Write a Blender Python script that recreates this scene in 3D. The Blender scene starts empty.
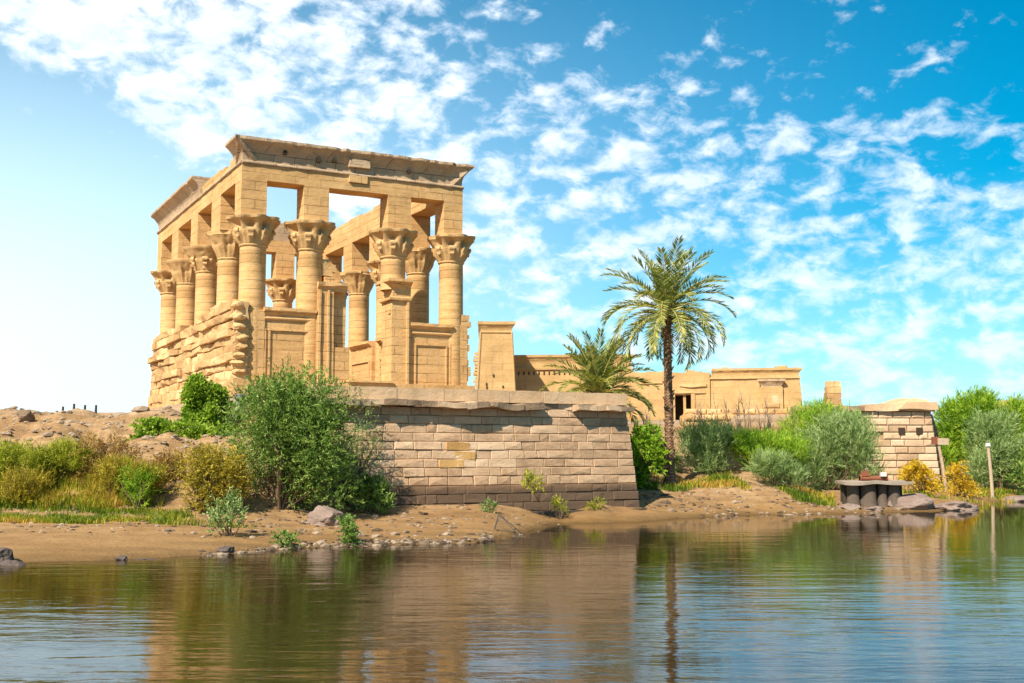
import bpy, math, random
import numpy as np
from mathutils import Vector, noise as mn
random.seed(7)
rng = np.random.default_rng(7)
S = bpy.context.scene
COL = S.collection
# ------------------------------------------------------------------ camera
F_PX, PITCH, CAMH = 1143.0, 0.0961, 3.6
cam = bpy.data.cameras.new('camera')
camo = bpy.data.objects.new('camera', cam); COL.objects.link(camo)
camo.location = (0, 0, CAMH)
camo.rotation_euler = (math.pi / 2 + PITCH, 0, 0)
cam.sensor_width = 36; cam.lens = F_PX * 36 / 1024
cam.clip_start = .1; cam.clip_end = 6000
S.camera = camo
# ------------------------------------------------------------------ light
SUN = Vector((-.38, -.62, .69)).normalized()          # direction towards the sun
sl = bpy.data.lights.new('sun', 'SUN'); sl.energy = 5.0; sl.angle = math.radians(.5)
sl.color = (1, .93, .80)
so = bpy.data.objects.new('sun', sl); COL.objects.link(so)
so.rotation_euler = SUN.to_track_quat('Z', 'Y').to_euler()
w = bpy.data.worlds.new('World'); S.world = w; w.use_nodes = True
wn = w.node_tree; wn.nodes.clear()
S.view_settings.view_transform = 'Standard'; S.view_settings.look = 'None'
S.view_settings.exposure = .67; S.view_settings.gamma = 1
S.view_settings.use_curve_mapping = False


class NT:
    """tiny node-graph writer"""
    def __init__(s, tree): s.t = tree
    def n(s, typ, props=None, **ins):
        nd = s.t.nodes.new(typ)
        for k, v in (props or {}).items(): setattr(nd, k, v)
        for k, v in ins.items():
            key = k.replace('_', ' ')
            if k.startswith('i') and k[1:].isdigit(): sock = nd.inputs[int(k[1:])]
            else: sock = nd.inputs[key]
            if isinstance(v, bpy.types.NodeSocket): s.t.links.new(v, sock)
            elif isinstance(v, bpy.types.Node): s.t.links.new(v.outputs[0], sock)
            else: sock.default_value = v
        return nd
    def math(s, op, a, b=0.0, clamp=False):
        return s.n('ShaderNodeMath', {'operation': op, 'use_clamp': clamp}, i0=a, i1=b).outputs[0]
    def mix(s, f, a, b, mode='MIX'):
        nd = s.t.nodes.new('ShaderNodeMix'); nd.data_type = 'RGBA'; nd.blend_type = mode
        for sock, v in ((nd.inputs[0], f), (nd.inputs[6], a), (nd.inputs[7], b)):
            if isinstance(v, bpy.types.NodeSocket): s.t.links.new(v, sock)
            elif isinstance(v, bpy.types.Node): s.t.links.new(v.outputs[0], sock)
            elif isinstance(v, tuple) and len(v) == 3: sock.default_value = (*v, 1)
            else: sock.default_value = v
        return nd.outputs[2]
    def ramp(s, f, stops, interp='LINEAR'):
        nd = s.n('ShaderNodeValToRGB', i0=f); cr = nd.color_ramp; cr.interpolation = interp
        while len(cr.elements) < len(stops): cr.elements.new(.5)
        for e, (p, c) in zip(cr.elements, stops):
            e.position = p; e.color = (*c, 1) if isinstance(c, tuple) else (c, c, c, 1)
        return nd.outputs[0]
    def mrange(s, v, a, b, c=0.0, d=1.0, smooth=False):
        return s.n('ShaderNodeMapRange', {'clamp': True, 'interpolation_type': 'SMOOTHSTEP' if smooth else 'LINEAR'},
                   i0=v, i1=a, i2=b, i3=c, i4=d).outputs[0]
    def noise(s, vec, scale, detail=4.0, rough=.55, dist=0.0):
        return s.n('ShaderNodeTexNoise', Vector=vec, Scale=scale, Detail=detail, Roughness=rough, Distortion=dist).outputs[0]
    def mapping(s, vec, scale=(1, 1, 1), loc=(0, 0, 0), rot=(0, 0, 0)):
        return s.n('ShaderNodeMapping', i0=vec, i1=loc, i2=rot, i3=scale).outputs[0]


# sky: Nishita, high broken cloud mixed in by direction on the sky
g = NT(wn)
sky = g.n('ShaderNodeTexSky', {'sky_type': 'NISHITA', 'sun_disc': False, 'sun_elevation': math.asin(SUN.z),
          'sun_rotation': math.atan2(SUN.x, SUN.y), 'air_density': 1.0, 'dust_density': .3, 'ozone_density': 3.0})
tc = g.n('ShaderNodeTexCoord')
sep = g.n('ShaderNodeSeparateXYZ', i0=tc.outputs['Generated'])
az = g.math('ARCTAN2', sep.outputs[0], sep.outputs[1])
el = g.math('ARCSINE', sep.outputs[2])
ael = g.math('ABSOLUTE', el)
pv = g.n('ShaderNodeCombineXYZ', i0=az, i1=ael, i2=0.0).outputs[0]
# broad mask of where cloud banks lie: a long diagonal band and a right-hand bank
warp = g.noise(g.mapping(pv, (5, 7, 1)), 1.0, 3, .5)
wv = g.math('MULTIPLY', g.math('SUBTRACT', warp, .5), .16)
lineA = g.math('ADD', g.math('ADD', ael, g.math('MULTIPLY', az, .50)), wv)
A_ = g.mrange(lineA, .045, .135, 0, 1, True)
lineB = g.math('ADD', g.math('ADD', ael, g.math('MULTIPLY', az, .16)), wv)
B_ = g.math('MULTIPLY', g.mrange(lineB, .27, .40, 0, 1, True), g.mrange(az, -.20, .02, 0, 1, True))
cover = g.math('MULTIPLY', A_, g.math('SUBTRACT', 1.0, g.math('MULTIPLY', B_, .46)))
cover = g.math('ADD', cover, g.math('MULTIPLY', g.math('MULTIPLY', g.mrange(az, 0, -.4), g.mrange(ael, .2, .36)), .25))
low = g.mrange(ael, .12, .02, 0, 1, True)
cover = g.math('MAXIMUM', g.math('MULTIPLY', cover, g.mrange(az, -.45, .05, .70, .61, True)), g.math('MULTIPLY', low, .42))
n1 = g.noise(g.mapping(pv, (21, 38, 1), (.9, .1, 0), (0, 0, .45)), 1.0, 6, .58, .3)
n2 = g.noise(g.mapping(pv, (34, 52, 1), (0, 0, 0), (0, 0, .5)), 1.0, 5, .6, .4)
nn = g.math('ADD', g.math('MULTIPLY', n1, .58), g.math('MULTIPLY', n2, .42))
dens = g.math('ADD', nn, g.math('MULTIPLY', g.math('SUBTRACT', cover, .5), .42))
cl = g.mrange(dens, .470, .665, 0, 1, True)
# bright haze low and to the left
hz = g.math('MULTIPLY', g.mrange(az, .45, -.52, 0, 1, True), g.mrange(ael, .46, .06, .10, 1, True))
hzn = g.math('MAXIMUM', g.math('MULTIPLY', hz, 1.0), g.mrange(ael, .24, .0, 0, .42, True))
hs = g.n('ShaderNodeHueSaturation', Hue=.478, Saturation=1.62, Value=1.0, Fac=1.0, Color=sky.outputs[0])
skyc = g.mix(g.mrange(ael, .55, 1.2), g.mix(1.0, hs.outputs[0], (.72, 1.36, 1.36), 'MULTIPLY'), sky.outputs[0])
hzc = g.mix(g.mrange(az, -.3, .35, 0, 1, True), (10.4, 13.2, 14.8), (7.6, 10.2, 13.6))
c1 = g.mix(hzn, skyc, hzc)
shade = g.mrange(g.noise(g.mapping(pv, (22, 34, 1), (2, 5, 0)), 1.0, 4, .6), .35, .65)
cloudc = g.mix(shade, (9.6, 11.0, 12.8), (13.0, 13.5, 14.2))
lowmix = g.mrange(ael, .12, .0)
cloudc = g.mix(g.math('MULTIPLY', lowmix, .5), cloudc, (9.6, 10.4, 12.6))
c2 = g.mix(g.math('MULTIPLY', cl, g.mrange(az, -.1, .3, .95, .74, True)), c1, cloudc)
bg = g.n('ShaderNodeBackground', Color=c2, Strength=.062)
g.n('ShaderNodeOutputWorld', i0=bg)


# ------------------------------------------------------------------ object helpers
def tag(o, label=None, cat=None, group=None, kind=None):
    if label: o['label'] = label
    if cat: o['category'] = cat
    if group: o['group'] = group
    if kind: o['kind'] = kind
    return o


def empty(name, loc=(0, 0, 0), rz=0, **k):
    o = bpy.data.objects.new(name, None); COL.objects.link(o)
    o.location = loc; o.rotation_euler = (0, 0, rz); o.empty_display_size = .3
    return tag(o, **k)


class MB:
    """collects faces for ONE mesh object"""
    def __init__(s): s.v = []; s.f = []; s.t = []; s.sm = False
    def add(s, vs, fs, tint=.5):
        b = len(s.v); s.v += [tuple(p) for p in vs]
        for i, f in enumerate(fs):
            s.f.append([b + k for k in f]); s.t.append(tint[i] if hasattr(tint, '__len__') else tint)
    def build(s, name, mat, parent=None, loc=(0, 0, 0), smooth=None):
        me = bpy.data.meshes.new(name); me.from_pydata(s.v, [], s.f)
        at = me.attributes.new('tint', 'FLOAT', 'FACE'); at.data.foreach_set('value', s.t)
        me.validate()
        if smooth or s.sm:
            me.shade_smooth()
            try: me.set_sharp_from_angle(angle=math.radians(38))
            except Exception: pass
        me.materials.append(mat)
        o = bpy.data.objects.new(name, me); COL.objects.link(o); o.location = loc
        if parent: o.parent = parent
        return o


def jit(p, a, sc=.9):
    q = Vector(p) * sc
    return Vector((p[0] + a * mn.noise(q), p[1] + a * mn.noise(q + Vector((31, 7, 3))), p[2] + a * mn.noise(q + Vector((5, 43, 17)))))


def rbox(m, x0, x1, y0, y1, z0, z1, j=.03, step=.8, taper=(0, 0, 0, 0), tint=.5):
    """worn box: six subdivided faces displaced by one continuous noise; taper = inset at the top of (x0,x1,y0,y1)"""
    nx = max(1, int((x1 - x0) / step)); ny = max(1, int((y1 - y0) / step)); nz = max(1, int((z1 - z0) / step))
    def P(a, b, c):
        x0t = x0 + taper[0] * c; x1t = x1 - taper[1] * c; y0t = y0 + taper[2] * c; y1t = y1 - taper[3] * c
        p = (x0t + (x1t - x0t) * a, y0t + (y1t - y0t) * b, z0 + (z1 - z0) * c)
        return jit(p, j) if j else p
    def grid(fn, na, nb, flip):
        vs = [fn(i / na, k / nb) for i in range(na + 1) for k in range(nb + 1)]
        fs = []
        for i in range(na):
            for k in range(nb):
                q = [i * (nb + 1) + k, (i + 1) * (nb + 1) + k, (i + 1) * (nb + 1) + k + 1, i * (nb + 1) + k + 1]
                fs.append(q[::-1] if flip else q)
        m.add(vs, fs, tint)
    grid(lambda a, c: P(a, 0, c), nx, nz, False); grid(lambda a, c: P(a, 1, c), nx, nz, True)
    grid(lambda b, c: P(0, b, c), ny, nz, True); grid(lambda b, c: P(1, b, c), ny, nz, False)
    grid(lambda a, b: P(a, b, 1), nx, ny, False); grid(lambda a, b: P(a, b, 0), nx, ny, True)


def tube(m, pts, rad, seg=8, tint=.5, cap=True):
    pts = [Vector(p) for p in pts]; vs = []; n = len(pts)
    for i, p in enumerate(pts):
        d = (pts[min(i + 1, n - 1)] - pts[max(i - 1, 0)]).normalized()
        a = d.orthogonal().normalized() if abs(d.z) < .99 else Vector((1, 0, 0)); a = (a - d * a.dot(d)).normalized()
        b = d.cross(a); r = rad[i] if hasattr(rad, '__len__') else rad
        for k in range(seg):
            t = 2 * math.pi * k / seg; vs.append(p + a * r * math.cos(t) + b * r * math.sin(t))
    fs = [[i * seg + k, i * seg + (k + 1) % seg, (i + 1) * seg + (k + 1) % seg, (i + 1) * seg + k] for i in range(n - 1) for k in range(seg)]
    if cap: fs += [list(range(seg))[::-1], [(n - 1) * seg + k for k in range(seg)]]
    m.add(vs, fs, tint)


def cornice(m, axis, a0, a1, plane, sgn, thick, prof, e0=1, e1=1, step=.45, wear=.12, tint=.5):
    """sweep of a cavetto profile [(out,z)..] along local x or y; ends mitre outward when e0/e1 = 1"""
    L = a1 - a0; n = max(2, int(L / step)); np_ = len(prof); vs = []; fs = []
    for i in range(n + 1):
        t = i / n; s = 1 - wear * (.5 + mn.noise(Vector((a0 * 3 + i * .61, plane * 2.7, sgn * 9)))) * (0 if wear == 0 else 1)
        if wear and mn.noise(Vector((i * .9 + plane, 4.4, a0))) > .38: s *= .80
        for (o, z) in prof:
            oo = o * s if o > .2 else o
            al = a0 - e0 * o + (L + e0 * o + e1 * o) * t
            c = plane + sgn * oo; zz = z + (.035 * mn.noise(Vector((i * .7, z, plane))) if wear else 0)
            vs.append((al, c, zz) if axis == 'x' else (c, al, zz))
        for z in (prof[-1][1], prof[0][1]):
            al = a0 + L * t; c = plane - sgn * thick
            vs.append((al, c, z) if axis == 'x' else (c, al, z))
    k = np_ + 2
    for i in range(n):
        for j in range(k):
            q = [i * k + j, i * k + (j + 1) % k, (i + 1) * k + (j + 1) % k, (i + 1) * k + j]
            fs.append(q)
    fs += [list(range(k)), [n * k + j for j in range(k)][::-1]]
    m.add(vs, fs, tint)


def cavetto(z0, z1, out, fillet=.28, base=.0, flare=1.25):
    h = z1 - fillet - z0; pr = []
    for i in range(9):
        t = i / 8; pr.append((base + out * (1 - math.cos(t * math.pi / 2)) ** flare, z0 + h * t))
    pr.append((base + out + .03, z1 - fillet + .01)); pr.append((base + out + .03, z1))
    return pr


def masonry(m, p0, du, W, courses, lmin, lmax, batter=0., depth=.35, prot=(.0, .06), bevel=.03, gap=.02,
            end_batter=(0, 0), tint=lambda i, n, x: random.random(), tops=None, skip=None, holes=None):
    """wall of single stones: p0 base corner, du unit direction, outward normal is du rotated -90deg. courses = heights"""
    du = Vector((du[0], du[1], 0)); nn_ = Vector((du.y, -du.x, 0)); z = 0; n = len(courses)
    H = sum(courses)
    for i, h in enumerate(courses):
        a0 = end_batter[0] * (1 - z / H); a1 = end_batter[1] * (1 - z / H)
        x = -a0; xe = W + a1
        while x < xe - .01:
            l = random.uniform(lmin, lmax)
            if xe - (x + l) < lmin * .7: l = xe - x
            ok = True
            if tops and z + h * .6 > tops(x + l / 2): ok = False
            if skip and skip(i, x + l / 2): ok = False
            if ok:
                pr = random.uniform(*prot) if not callable(prot) else prot(i, x + l / 2)
                b = bevel * random.uniform(.7, 1.4)
                off = lambda zz: batter * (H - zz)
                def P(xx, zz, o): return Vector(p0) + du * xx + Vector((0, 0, zz)) + nn_ * (off(zz) + o)
                g2 = gap / 2; xa, xb, za, zb = x + g2, x + l - g2, z + g2, z + h - g2
                back = [P(xa, za, -depth), P(xb, za, -depth), P(xb, zb, -depth), P(xa, zb, -depth)]
                mid = [P(xa, za, pr - b), P(xb, za, pr - b), P(xb, zb, pr - b), P(xa, zb, pr - b)]
                js = [random.uniform(-.3, .3) * b for _ in range(8)]
                fr = [P(xa + b + js[0], za + b + js[1], pr), P(xb - b + js[2], za + b + js[3], pr),
                      P(xb - b + js[4], zb - b + js[5], pr), P(xa + b + js[6], zb - b + js[7], pr)]
                cx = P((xa + xb) / 2 + random.uniform(-.2, .2) * l, (za + zb) / 2, pr + b * random.uniform(.0, .8))
                vs = back + mid + fr + [cx]; fs = []
                for r in (0, 4):
                    for k in range(4): fs.append([r + k, r + (k + 1) % 4, r + 4 + (k + 1) % 4, r + 4 + k])
                for k in range(4): fs.append([8 + k, 8 + (k + 1) % 4, 12])
                m.add(vs, fs, tint(i, n, x + l / 2))
            x += l
        z += h


def hull_rock(m, c, sx, sy, sz, seed, tint=.5, sub=3, rough=.35):
    import bmesh
    bm = bmesh.new(); bmesh.ops.create_icosphere(bm, subdivisions=sub, radius=1)
    q0 = Vector((seed * 3.1, seed * 1.7, seed * .9)); vs = []
    for v in bm.verts:
        d = v.co.normalized(); r = 1 + rough * mn.noise(d * 1.3 + q0) + rough * .4 * mn.noise(d * 3.5 + q0)
        # facet: clamp to a few random planes
        p = d * r
        for k in range(5):
            nr = Vector((mn.noise(q0 + Vector((k, 0, 1))), mn.noise(q0 + Vector((k, 5, 2))), mn.noise(q0 + Vector((k, 9, 3))) + .2)).normalized()
            e = p.dot(nr) - .72
            if e > 0: p -= nr * e * .85
        vs.append((c[0] + p.x * sx, c[1] + p.y * sy, c[2] + p.z * sz))
    fs = [[v.index for v in f.verts] for f in bm.faces]; bm.free()
    m.add(vs, fs, tint)


# ------------------------------------------------------------------ materials
def new_mat(name):
    m = bpy.data.materials.new(name); m.use_nodes = True; m.node_tree.nodes.clear(); return m, NT(m.node_tree)


def finish(g, col, rough=.9, bump=None, spec=.2, **k):
    b = g.n('ShaderNodeBsdfPrincipled', Base_Color=col, Roughness=rough)
    b.inputs['Specular IOR Level'].default_value = spec
    if bump is not None: g.t.links.new(bump, b.inputs['Normal'])
    g.n('ShaderNodeOutputMaterial', i0=b); return b


def stone_mat(name, dark, mid, light, joints=None, tint_amt=.6, stripe=.0, stain=None, bump=.5, nscale=1.0, jd=.45):
    m, g = new_mat(name)
    tc = g.n('ShaderNodeTexCoord'); ob = tc.outputs['Object']
    at = g.n('ShaderNodeAttribute', {'attribute_name': 'tint'}).outputs['Fac']
    big = g.noise(g.mapping(ob, (.35, .35, .5)), nscale, 5, .6)
    fine = g.noise(g.mapping(ob, (3, 3, 5)), nscale, 6, .65)
    f = g.math('ADD', g.math('MULTIPLY', big, .55), g.math('MULTIPLY', fine, .35))
    f = g.math('ADD', f, g.math('MULTIPLY', g.math('SUBTRACT', at, .5), tint_amt))
    f = g.math('ADD', f, .05)
    if stripe:
        st = g.noise(g.mapping(ob, (.25, .25, 5.5)), 1.0, 4, .7)
        f = g.math('ADD', f, g.math('MULTIPLY', g.math('SUBTRACT', st, .5), stripe))
    col = g.ramp(f, [(.22, dark), (.5, mid), (.78, light)])
    hgt = g.math('ADD', g.math('MULTIPLY', fine, .6), g.math('MULTIPLY', g.noise(ob, 9 * nscale, 4, .6), .4))
    if joints:
        sp = g.n('ShaderNodeSeparateXYZ', i0=ob)
        uv = g.n('ShaderNodeCombineXYZ', i0=g.math('ADD', sp.outputs[0], sp.outputs[1]), i1=sp.outputs[2], i2=0.0)
        wob = g.noise(ob, 1.3, 2)
        uvw = g.n('ShaderNodeVectorMath', {'operation': 'ADD'}, i0=uv, i1=g.n('ShaderNodeCombineXYZ', i0=g.math('MULTIPLY', g.math('SUBTRACT', wob, .5), .05), i1=g.math('MULTIPLY', g.math('SUBTRACT', wob, .5), .04), i2=0.0))
        br = g.n('ShaderNodeTexBrick', {'offset': .5, 'squash': 1.0}, Vector=uvw, Color1=(.42, .42, .42, 1), Color2=(.58, .58, .58, 1), Mortar=(0, 0, 0, 1), Scale=1.0)
        br.inputs['Mortar Size'].default_value = .018; br.inputs['Mortar Smooth'].default_value = .4
        br.inputs['Brick Width'].default_value = joints[0]; br.inputs['Row Height'].default_value = joints[1]
        brv = g.n('ShaderNodeSeparateColor', i0=br.outputs['Color']).outputs[0]
        col = g.mix(1.0, col, g.ramp(brv, [(.40, (.92, .92, .92)), (.6, (1.07, 1.05, 1.03))]), 'MULTIPLY')
        gate = g.mrange(g.noise(ob, .7, 3), .40, .62)          # joints weathered away in places
        jf = g.math('MULTIPLY', g.math('MULTIPLY', br.outputs['Fac'], gate), jd)
        col = g.mix(jf, col, tuple(c * .38 for c in dark))
        hgt = g.math('SUBTRACT', hgt, g.math('MULTIPLY', jf, 1.6))
    run = g.mrange(g.noise(g.mapping(ob, (1.6, 1.6, .16)), 1.0, 5, .65), .56, .74)
    col = g.mix(g.math('MULTIPLY', run, .38), col, tuple(c * .75 for c in dark))
    pits = g.mrange(g.noise(g.mapping(ob, (1, 1, 1.6)), 2.6 * nscale, 6, .7), .60, .70)
    col = g.mix(g.math('MULTIPLY', pits, .5), col, tuple(c * .55 for c in dark))
    if stain:   # dark high-water stain of its own, by height
        zz = g.n('ShaderNodeSeparateXYZ', i0=ob).outputs[2]
        zz = g.math('ADD', zz, g.math('MULTIPLY', g.math('SUBTRACT', big, .5), .5))
        sm = g.mrange(zz, stain[0], stain[1], 1, 0)
        col = g.mix(g.math('MULTIPLY', sm, .75), col, stain[2])
    bp = g.n('ShaderNodeBump', Strength=bump, Distance=.06, Height=hgt)
    finish(g, col, .92, bp.outputs[0], .12)
    return m


M = {}
M['kiosk'] = stone_mat('kiosk_sandstone', (.38, .205, .076), (.61, .358, .148), (.75, .495, .245), joints=(1.7, .58), tint_amt=.35, stripe=.45, jd=.8, bump=.9)
M['shaft'] = stone_mat('shaft_sandstone', (.41, .22, .080), (.63, .375, .155), (.76, .505, .25), joints=(5.3, .55), tint_amt=.35, stripe=.7, jd=.6, bump=.8)
M['carved'] = stone_mat('carved_sandstone', (.31, .18, .075), (.57, .355, .155), (.72, .48, .235), tint_amt=.4, bump=1.0, nscale=2.0)
M['grey'] = stone_mat('weathered_cornice_stone', (.25, .165, .10), (.48, .33, .20), (.66, .48, .30), joints=(1.35, .72), tint_amt=.35, bump=1.0, jd=1.0)
M['rough'] = stone_mat('rough_masonry', (.34, .19, .08), (.58, .355, .155), (.74, .495, .25), tint_amt=.35, bump=.9)
M['quay'] = stone_mat('quay_masonry', (.24, .14, .08), (.46, .30, .175), (.62, .44, .28), tint_amt=.8, bump=1.0, nscale=1.6)
M['terrace_block'] = stone_mat('terrace_masonry', (.25, .145, .08), (.53, .335, .195), (.68, .465, .29), tint_amt=.7, bump=1.1, nscale=1.6, stain=(1.05, 1.35, (.11, .075, .052)))
M['mortar'] = stone_mat('joint_fill', (.26, .165, .10), (.38, .25, .15), (.48, .33, .20), bump=.6)
M['coping'] = stone_mat('coping_stone', (.42, .26, .14), (.60, .39, .22), (.72, .50, .31), tint_amt=.5, bump=.8)
M['ledge'] = stone_mat('broken_ledge_stone', (.24, .16, .10), (.42, .28, .17), (.58, .41, .26), tint_amt=.7, bump=1.2)
M['temple'] = stone_mat('temple_sandstone', (.30, .175, .07), (.51, .315, .135), (.63, .42, .20), joints=(2.4, .7), tint_amt=.3, bump=.6, jd=.35)
M['rock'] = stone_mat('granite_rock', (.13, .09, .07), (.27, .19, .15), (.42, .31, .25), bump=1.2, nscale=2.2)
M['darkrock'] = stone_mat('dark_rock', (.05, .04, .035), (.12, .09, .075), (.24, .18, .14), bump=1.2, nscale=2.2)
M['concrete'] = stone_mat('old_concrete', (.06, .045, .035), (.13, .095, .07), (.24, .18, .13), bump=.8, nscale=1.8)
M['slab'] = stone_mat('slab_concrete', (.20, .15, .11), (.31, .24, .18), (.44, .35, .27), bump=.8, nscale=1.8)


def simple_mat(name, col, rough=.7, metal=0., var=.25, scale=6):
    m, g = new_mat(name); ob = g.n('ShaderNodeTexCoord').outputs['Object']
    n = g.noise(ob, scale, 5, .65)
    c = g.mix(n, tuple(x * (1 - var * 1.6) for x in col), tuple(min(1, x * (1 + var * 1.6)) for x in col))
    b = finish(g, c, rough, g.n('ShaderNodeBump', Strength=.5, Distance=.02, Height=n).outputs[0], .3)
    b.inputs['Metallic'].default_value = metal
    return m


M['rust'] = simple_mat('rusty_iron', (.22, .075, .035), .8)
M['wood'] = simple_mat('bleached_wood', (.46, .33, .22), .85)
M['darkwood'] = simple_mat('dark_wood', (.07, .05, .04), .8)
M['bin'] = simple_mat('grey_bin_plastic', (.20, .21, .22), .6, var=.1)
M['pale'] = simple_mat('pale_block', (.62, .58, .50), .8, var=.1)
M['recess_shade'] = simple_mat('painted_recess_shade', (.05, .032, .02), .95)  # near-black colour stands in for the shade inside holes and the doorway
M['net'] = simple_mat('net_wire', (.09, .075, .06), .8)
M['wire'] = M['net']


def leaf_mat(name, dark, mid, light, trans=.35, rough=.55):
    m, g = new_mat(name)
    at = g.n('ShaderNodeAttribute', {'attribute_name': 'tint'}).outputs['Fac']
    ob = g.n('ShaderNodeTexCoord').outputs['Object']
    f = g.math('ADD', at, g.math('MULTIPLY', g.math('SUBTRACT', g.noise(ob, .9, 3), .5), .9))
    c = g.ramp(f, [(.08, dark), (.5, mid), (.92, light)])
    d = g.n('ShaderNodeBsdfPrincipled', Base_Color=c, Roughness=rough); d.inputs['Specular IOR Level'].default_value = .25
    t = g.n('ShaderNodeBsdfTranslucent', Color=g.mix(1.0, c, (1.1, 1.25, .6), 'MULTIPLY'))
    mx = g.n('ShaderNodeMixShader', i0=trans, i1=d, i2=t)
    g.n('ShaderNodeOutputMaterial', i0=mx); return m


M['lf_shrub'] = leaf_mat('shrub_leaf', (.05, .11, .018), (.17, .27, .045), (.42, .50, .13))
M['lf_ivy'] = leaf_mat('creeper_leaf', (.10, .18, .012), (.25, .36, .03), (.44, .54, .07))
M['lf_yellow'] = leaf_mat('yellow_leaf', (.17, .15, .02), (.40, .30, .03), (.62, .47, .06))
M['lf_gold'] = leaf_mat('gold_leaf', (.40, .22, .015), (.66, .42, .02), (.82, .60, .05))
M['lf_orange'] = leaf_mat('dry_leaf', (.22, .11, .035), (.42, .24, .07), (.58, .38, .13))
M['lf_bright'] = leaf_mat('bright_leaf', (.10, .20, .012), (.26, .42, .025), (.50, .60, .06))
M['lf_grey'] = leaf_mat('greygreen_leaf', (.11, .18, .045), (.29, .39, .13), (.52, .58, .26))
M['lf_lime'] = leaf_mat('lime_leaf', (.17, .20, .014), (.36, .37, .028), (.56, .52, .07))
M['lf_palm'] = leaf_mat('palm_leaflet', (.08, .12, .025), (.26, .28, .06), (.62, .52, .15), .3, .45)
M['rachis'] = simple_mat('palm_rachis', (.48, .40, .12), .6)
M['grass'] = leaf_mat('bank_grass', (.11, .17, .012), (.34, .34, .022), (.58, .34, .07))
M['stem'] = simple_mat('woody_stem', (.16, .105, .06), .9)
M['twig'] = simple_mat('dry_twig', (.36, .25, .17), .9)

# palm trunk bark
m, g = new_mat('palm_bark'); ob = g.n('ShaderNodeTexCoord').outputs['Object']
at = g.n('ShaderNodeAttribute', {'attribute_name': 'tint'}).outputs['Fac']
n = g.noise(g.mapping(ob, (4, 4, 9)), 2.0, 5, .7)
finish(g, g.ramp(g.math('ADD', g.math('MULTIPLY', n, .6), g.math('MULTIPLY', at, .4)), [(.2, (.09, .045, .025)), (.5, (.24, .13, .07)), (.8, (.44, .28, .16))]), .9,
       g.n('ShaderNodeBump', Strength=.8, Distance=.05, Height=n).outputs[0]); M['bark'] = m

# ground
m, g = new_mat('bank_ground'); geo = g.n('ShaderNodeNewGeometry'); P = geo.outputs['Position']
a = g.noise(P, .16, 6, .6); b = g.noise(P, 1.4, 6, .65); c = g.noise(g.mapping(P, (1, 1, 2.5)), 6, 5, .7)
f = g.math('ADD', g.math('MULTIPLY', a, .35), g.math('ADD', g.math('MULTIPLY', b, .4), g.math('MULTIPLY', c, .25)))
col = g.ramp(f, [(.34, (.17, .085, .035)), (.45, (.32, .18, .08)), (.55, (.43, .265, .13)), (.68, (.56, .39, .23))])
zz = g.n('ShaderNodeSeparateXYZ', i0=P).outputs[2]
zz = g.math('ADD', zz, g.math('MULTIPLY', g.math('SUBTRACT', g.noise(g.mapping(P, (.25, 1, 1)), .9, 5, .65), .5), .5))
col = g.mix(g.mrange(zz, .25, .95, .75, 0), col, (.30, .165, .060))
col = g.mix(g.mrange(zz, .02, .26, .9, 0), col, (.15, .085, .030))
flat = g.mix(g.mrange(zz, 5.4, 6.2), col, g.mix(b, (.34, .23, .14), (.46, .33, .21)))
st = g.n('ShaderNodeTexVoronoi', Vector=P, Scale=3.2).outputs[0]
hg = g.math('ADD', g.math('ADD', g.math('MULTIPLY', c, .7), g.math('MULTIPLY', b, .9)), g.math('MULTIPLY', g.noise(P, 16, 4, .7), .3))
band = g.noise(g.mapping(P, (.12, .8, 3)), 1.2, 5, .6)
flat = g.mix(g.mrange(band, .48, .60, 0, .55), flat, (.20, .115, .05))
spk = g.mrange(g.n('ShaderNodeTexVoronoi', Vector=P, Scale=5.5).outputs[0], .10, .16, .7, 0)
flat = g.mix(g.math('MULTIPLY', spk, g.mrange(g.noise(P, .5, 3), .45, .6)), flat, (.17, .12, .08))
finish(g, flat, .95, g.n('ShaderNodeBump', Strength=.9, Distance=.12, Height=hg).outputs[0], .1); M['ground'] = m

# water
m, g = new_mat('river_water'); P = g.n('ShaderNodeNewGeometry').outputs['Position']
w1 = g.noise(g.mapping(P, (1.1, 2.6, 1), rot=(0, 0, .12)), 1.15, 3, .5, .3)
w2 = g.noise(g.mapping(P, (1.6, 3.6, 1), rot=(0, 0, -.25)), 3.2, 3, .55, .2)
w3 = g.noise(g.mapping(P, (.35, .9, 1), rot=(0, 0, .3)), .8, 2, .5)
gust = g.mrange(g.noise(g.mapping(P, (.05, .11, 1)), 1.0, 3), .35, .65, .35, 1.0)
y = g.n('ShaderNodeSeparateXYZ', i0=P).outputs[1]
near = g.mrange(y, 60, 18, .16, 1.0)
w4 = g.noise(g.mapping(P, (.22, 1.0, 1), rot=(0, 0, .06)), 1.0, 2, .5, .4)
w5 = g.noise(g.mapping(P, (.5, 1.9, 1), rot=(0, 0, -.10)), 1.0, 2, .5, .5)
h = g.math('ADD', g.math('ADD', g.math('MULTIPLY', w4, .040), g.math('MULTIPLY', w5, .024)), g.math('ADD', g.math('MULTIPLY', w1, .015), g.math('MULTIPLY', w2, .0035)))
h = g.math('MULTIPLY', g.math('MULTIPLY', h, gust), near)
b_ = g.n('ShaderNodeBump', Strength=1.0, Distance=1.0, Height=h)
pr = g.n('ShaderNodeBsdfPrincipled', Base_Color=(.034, .020, .006, 1), Roughness=.03, Normal=b_.outputs[0])
pr.inputs['IOR'].default_value = 1.36; pr.inputs['Specular IOR Level'].default_value = .42
g.n('ShaderNodeOutputMaterial', i0=pr); M['water'] = m


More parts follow.
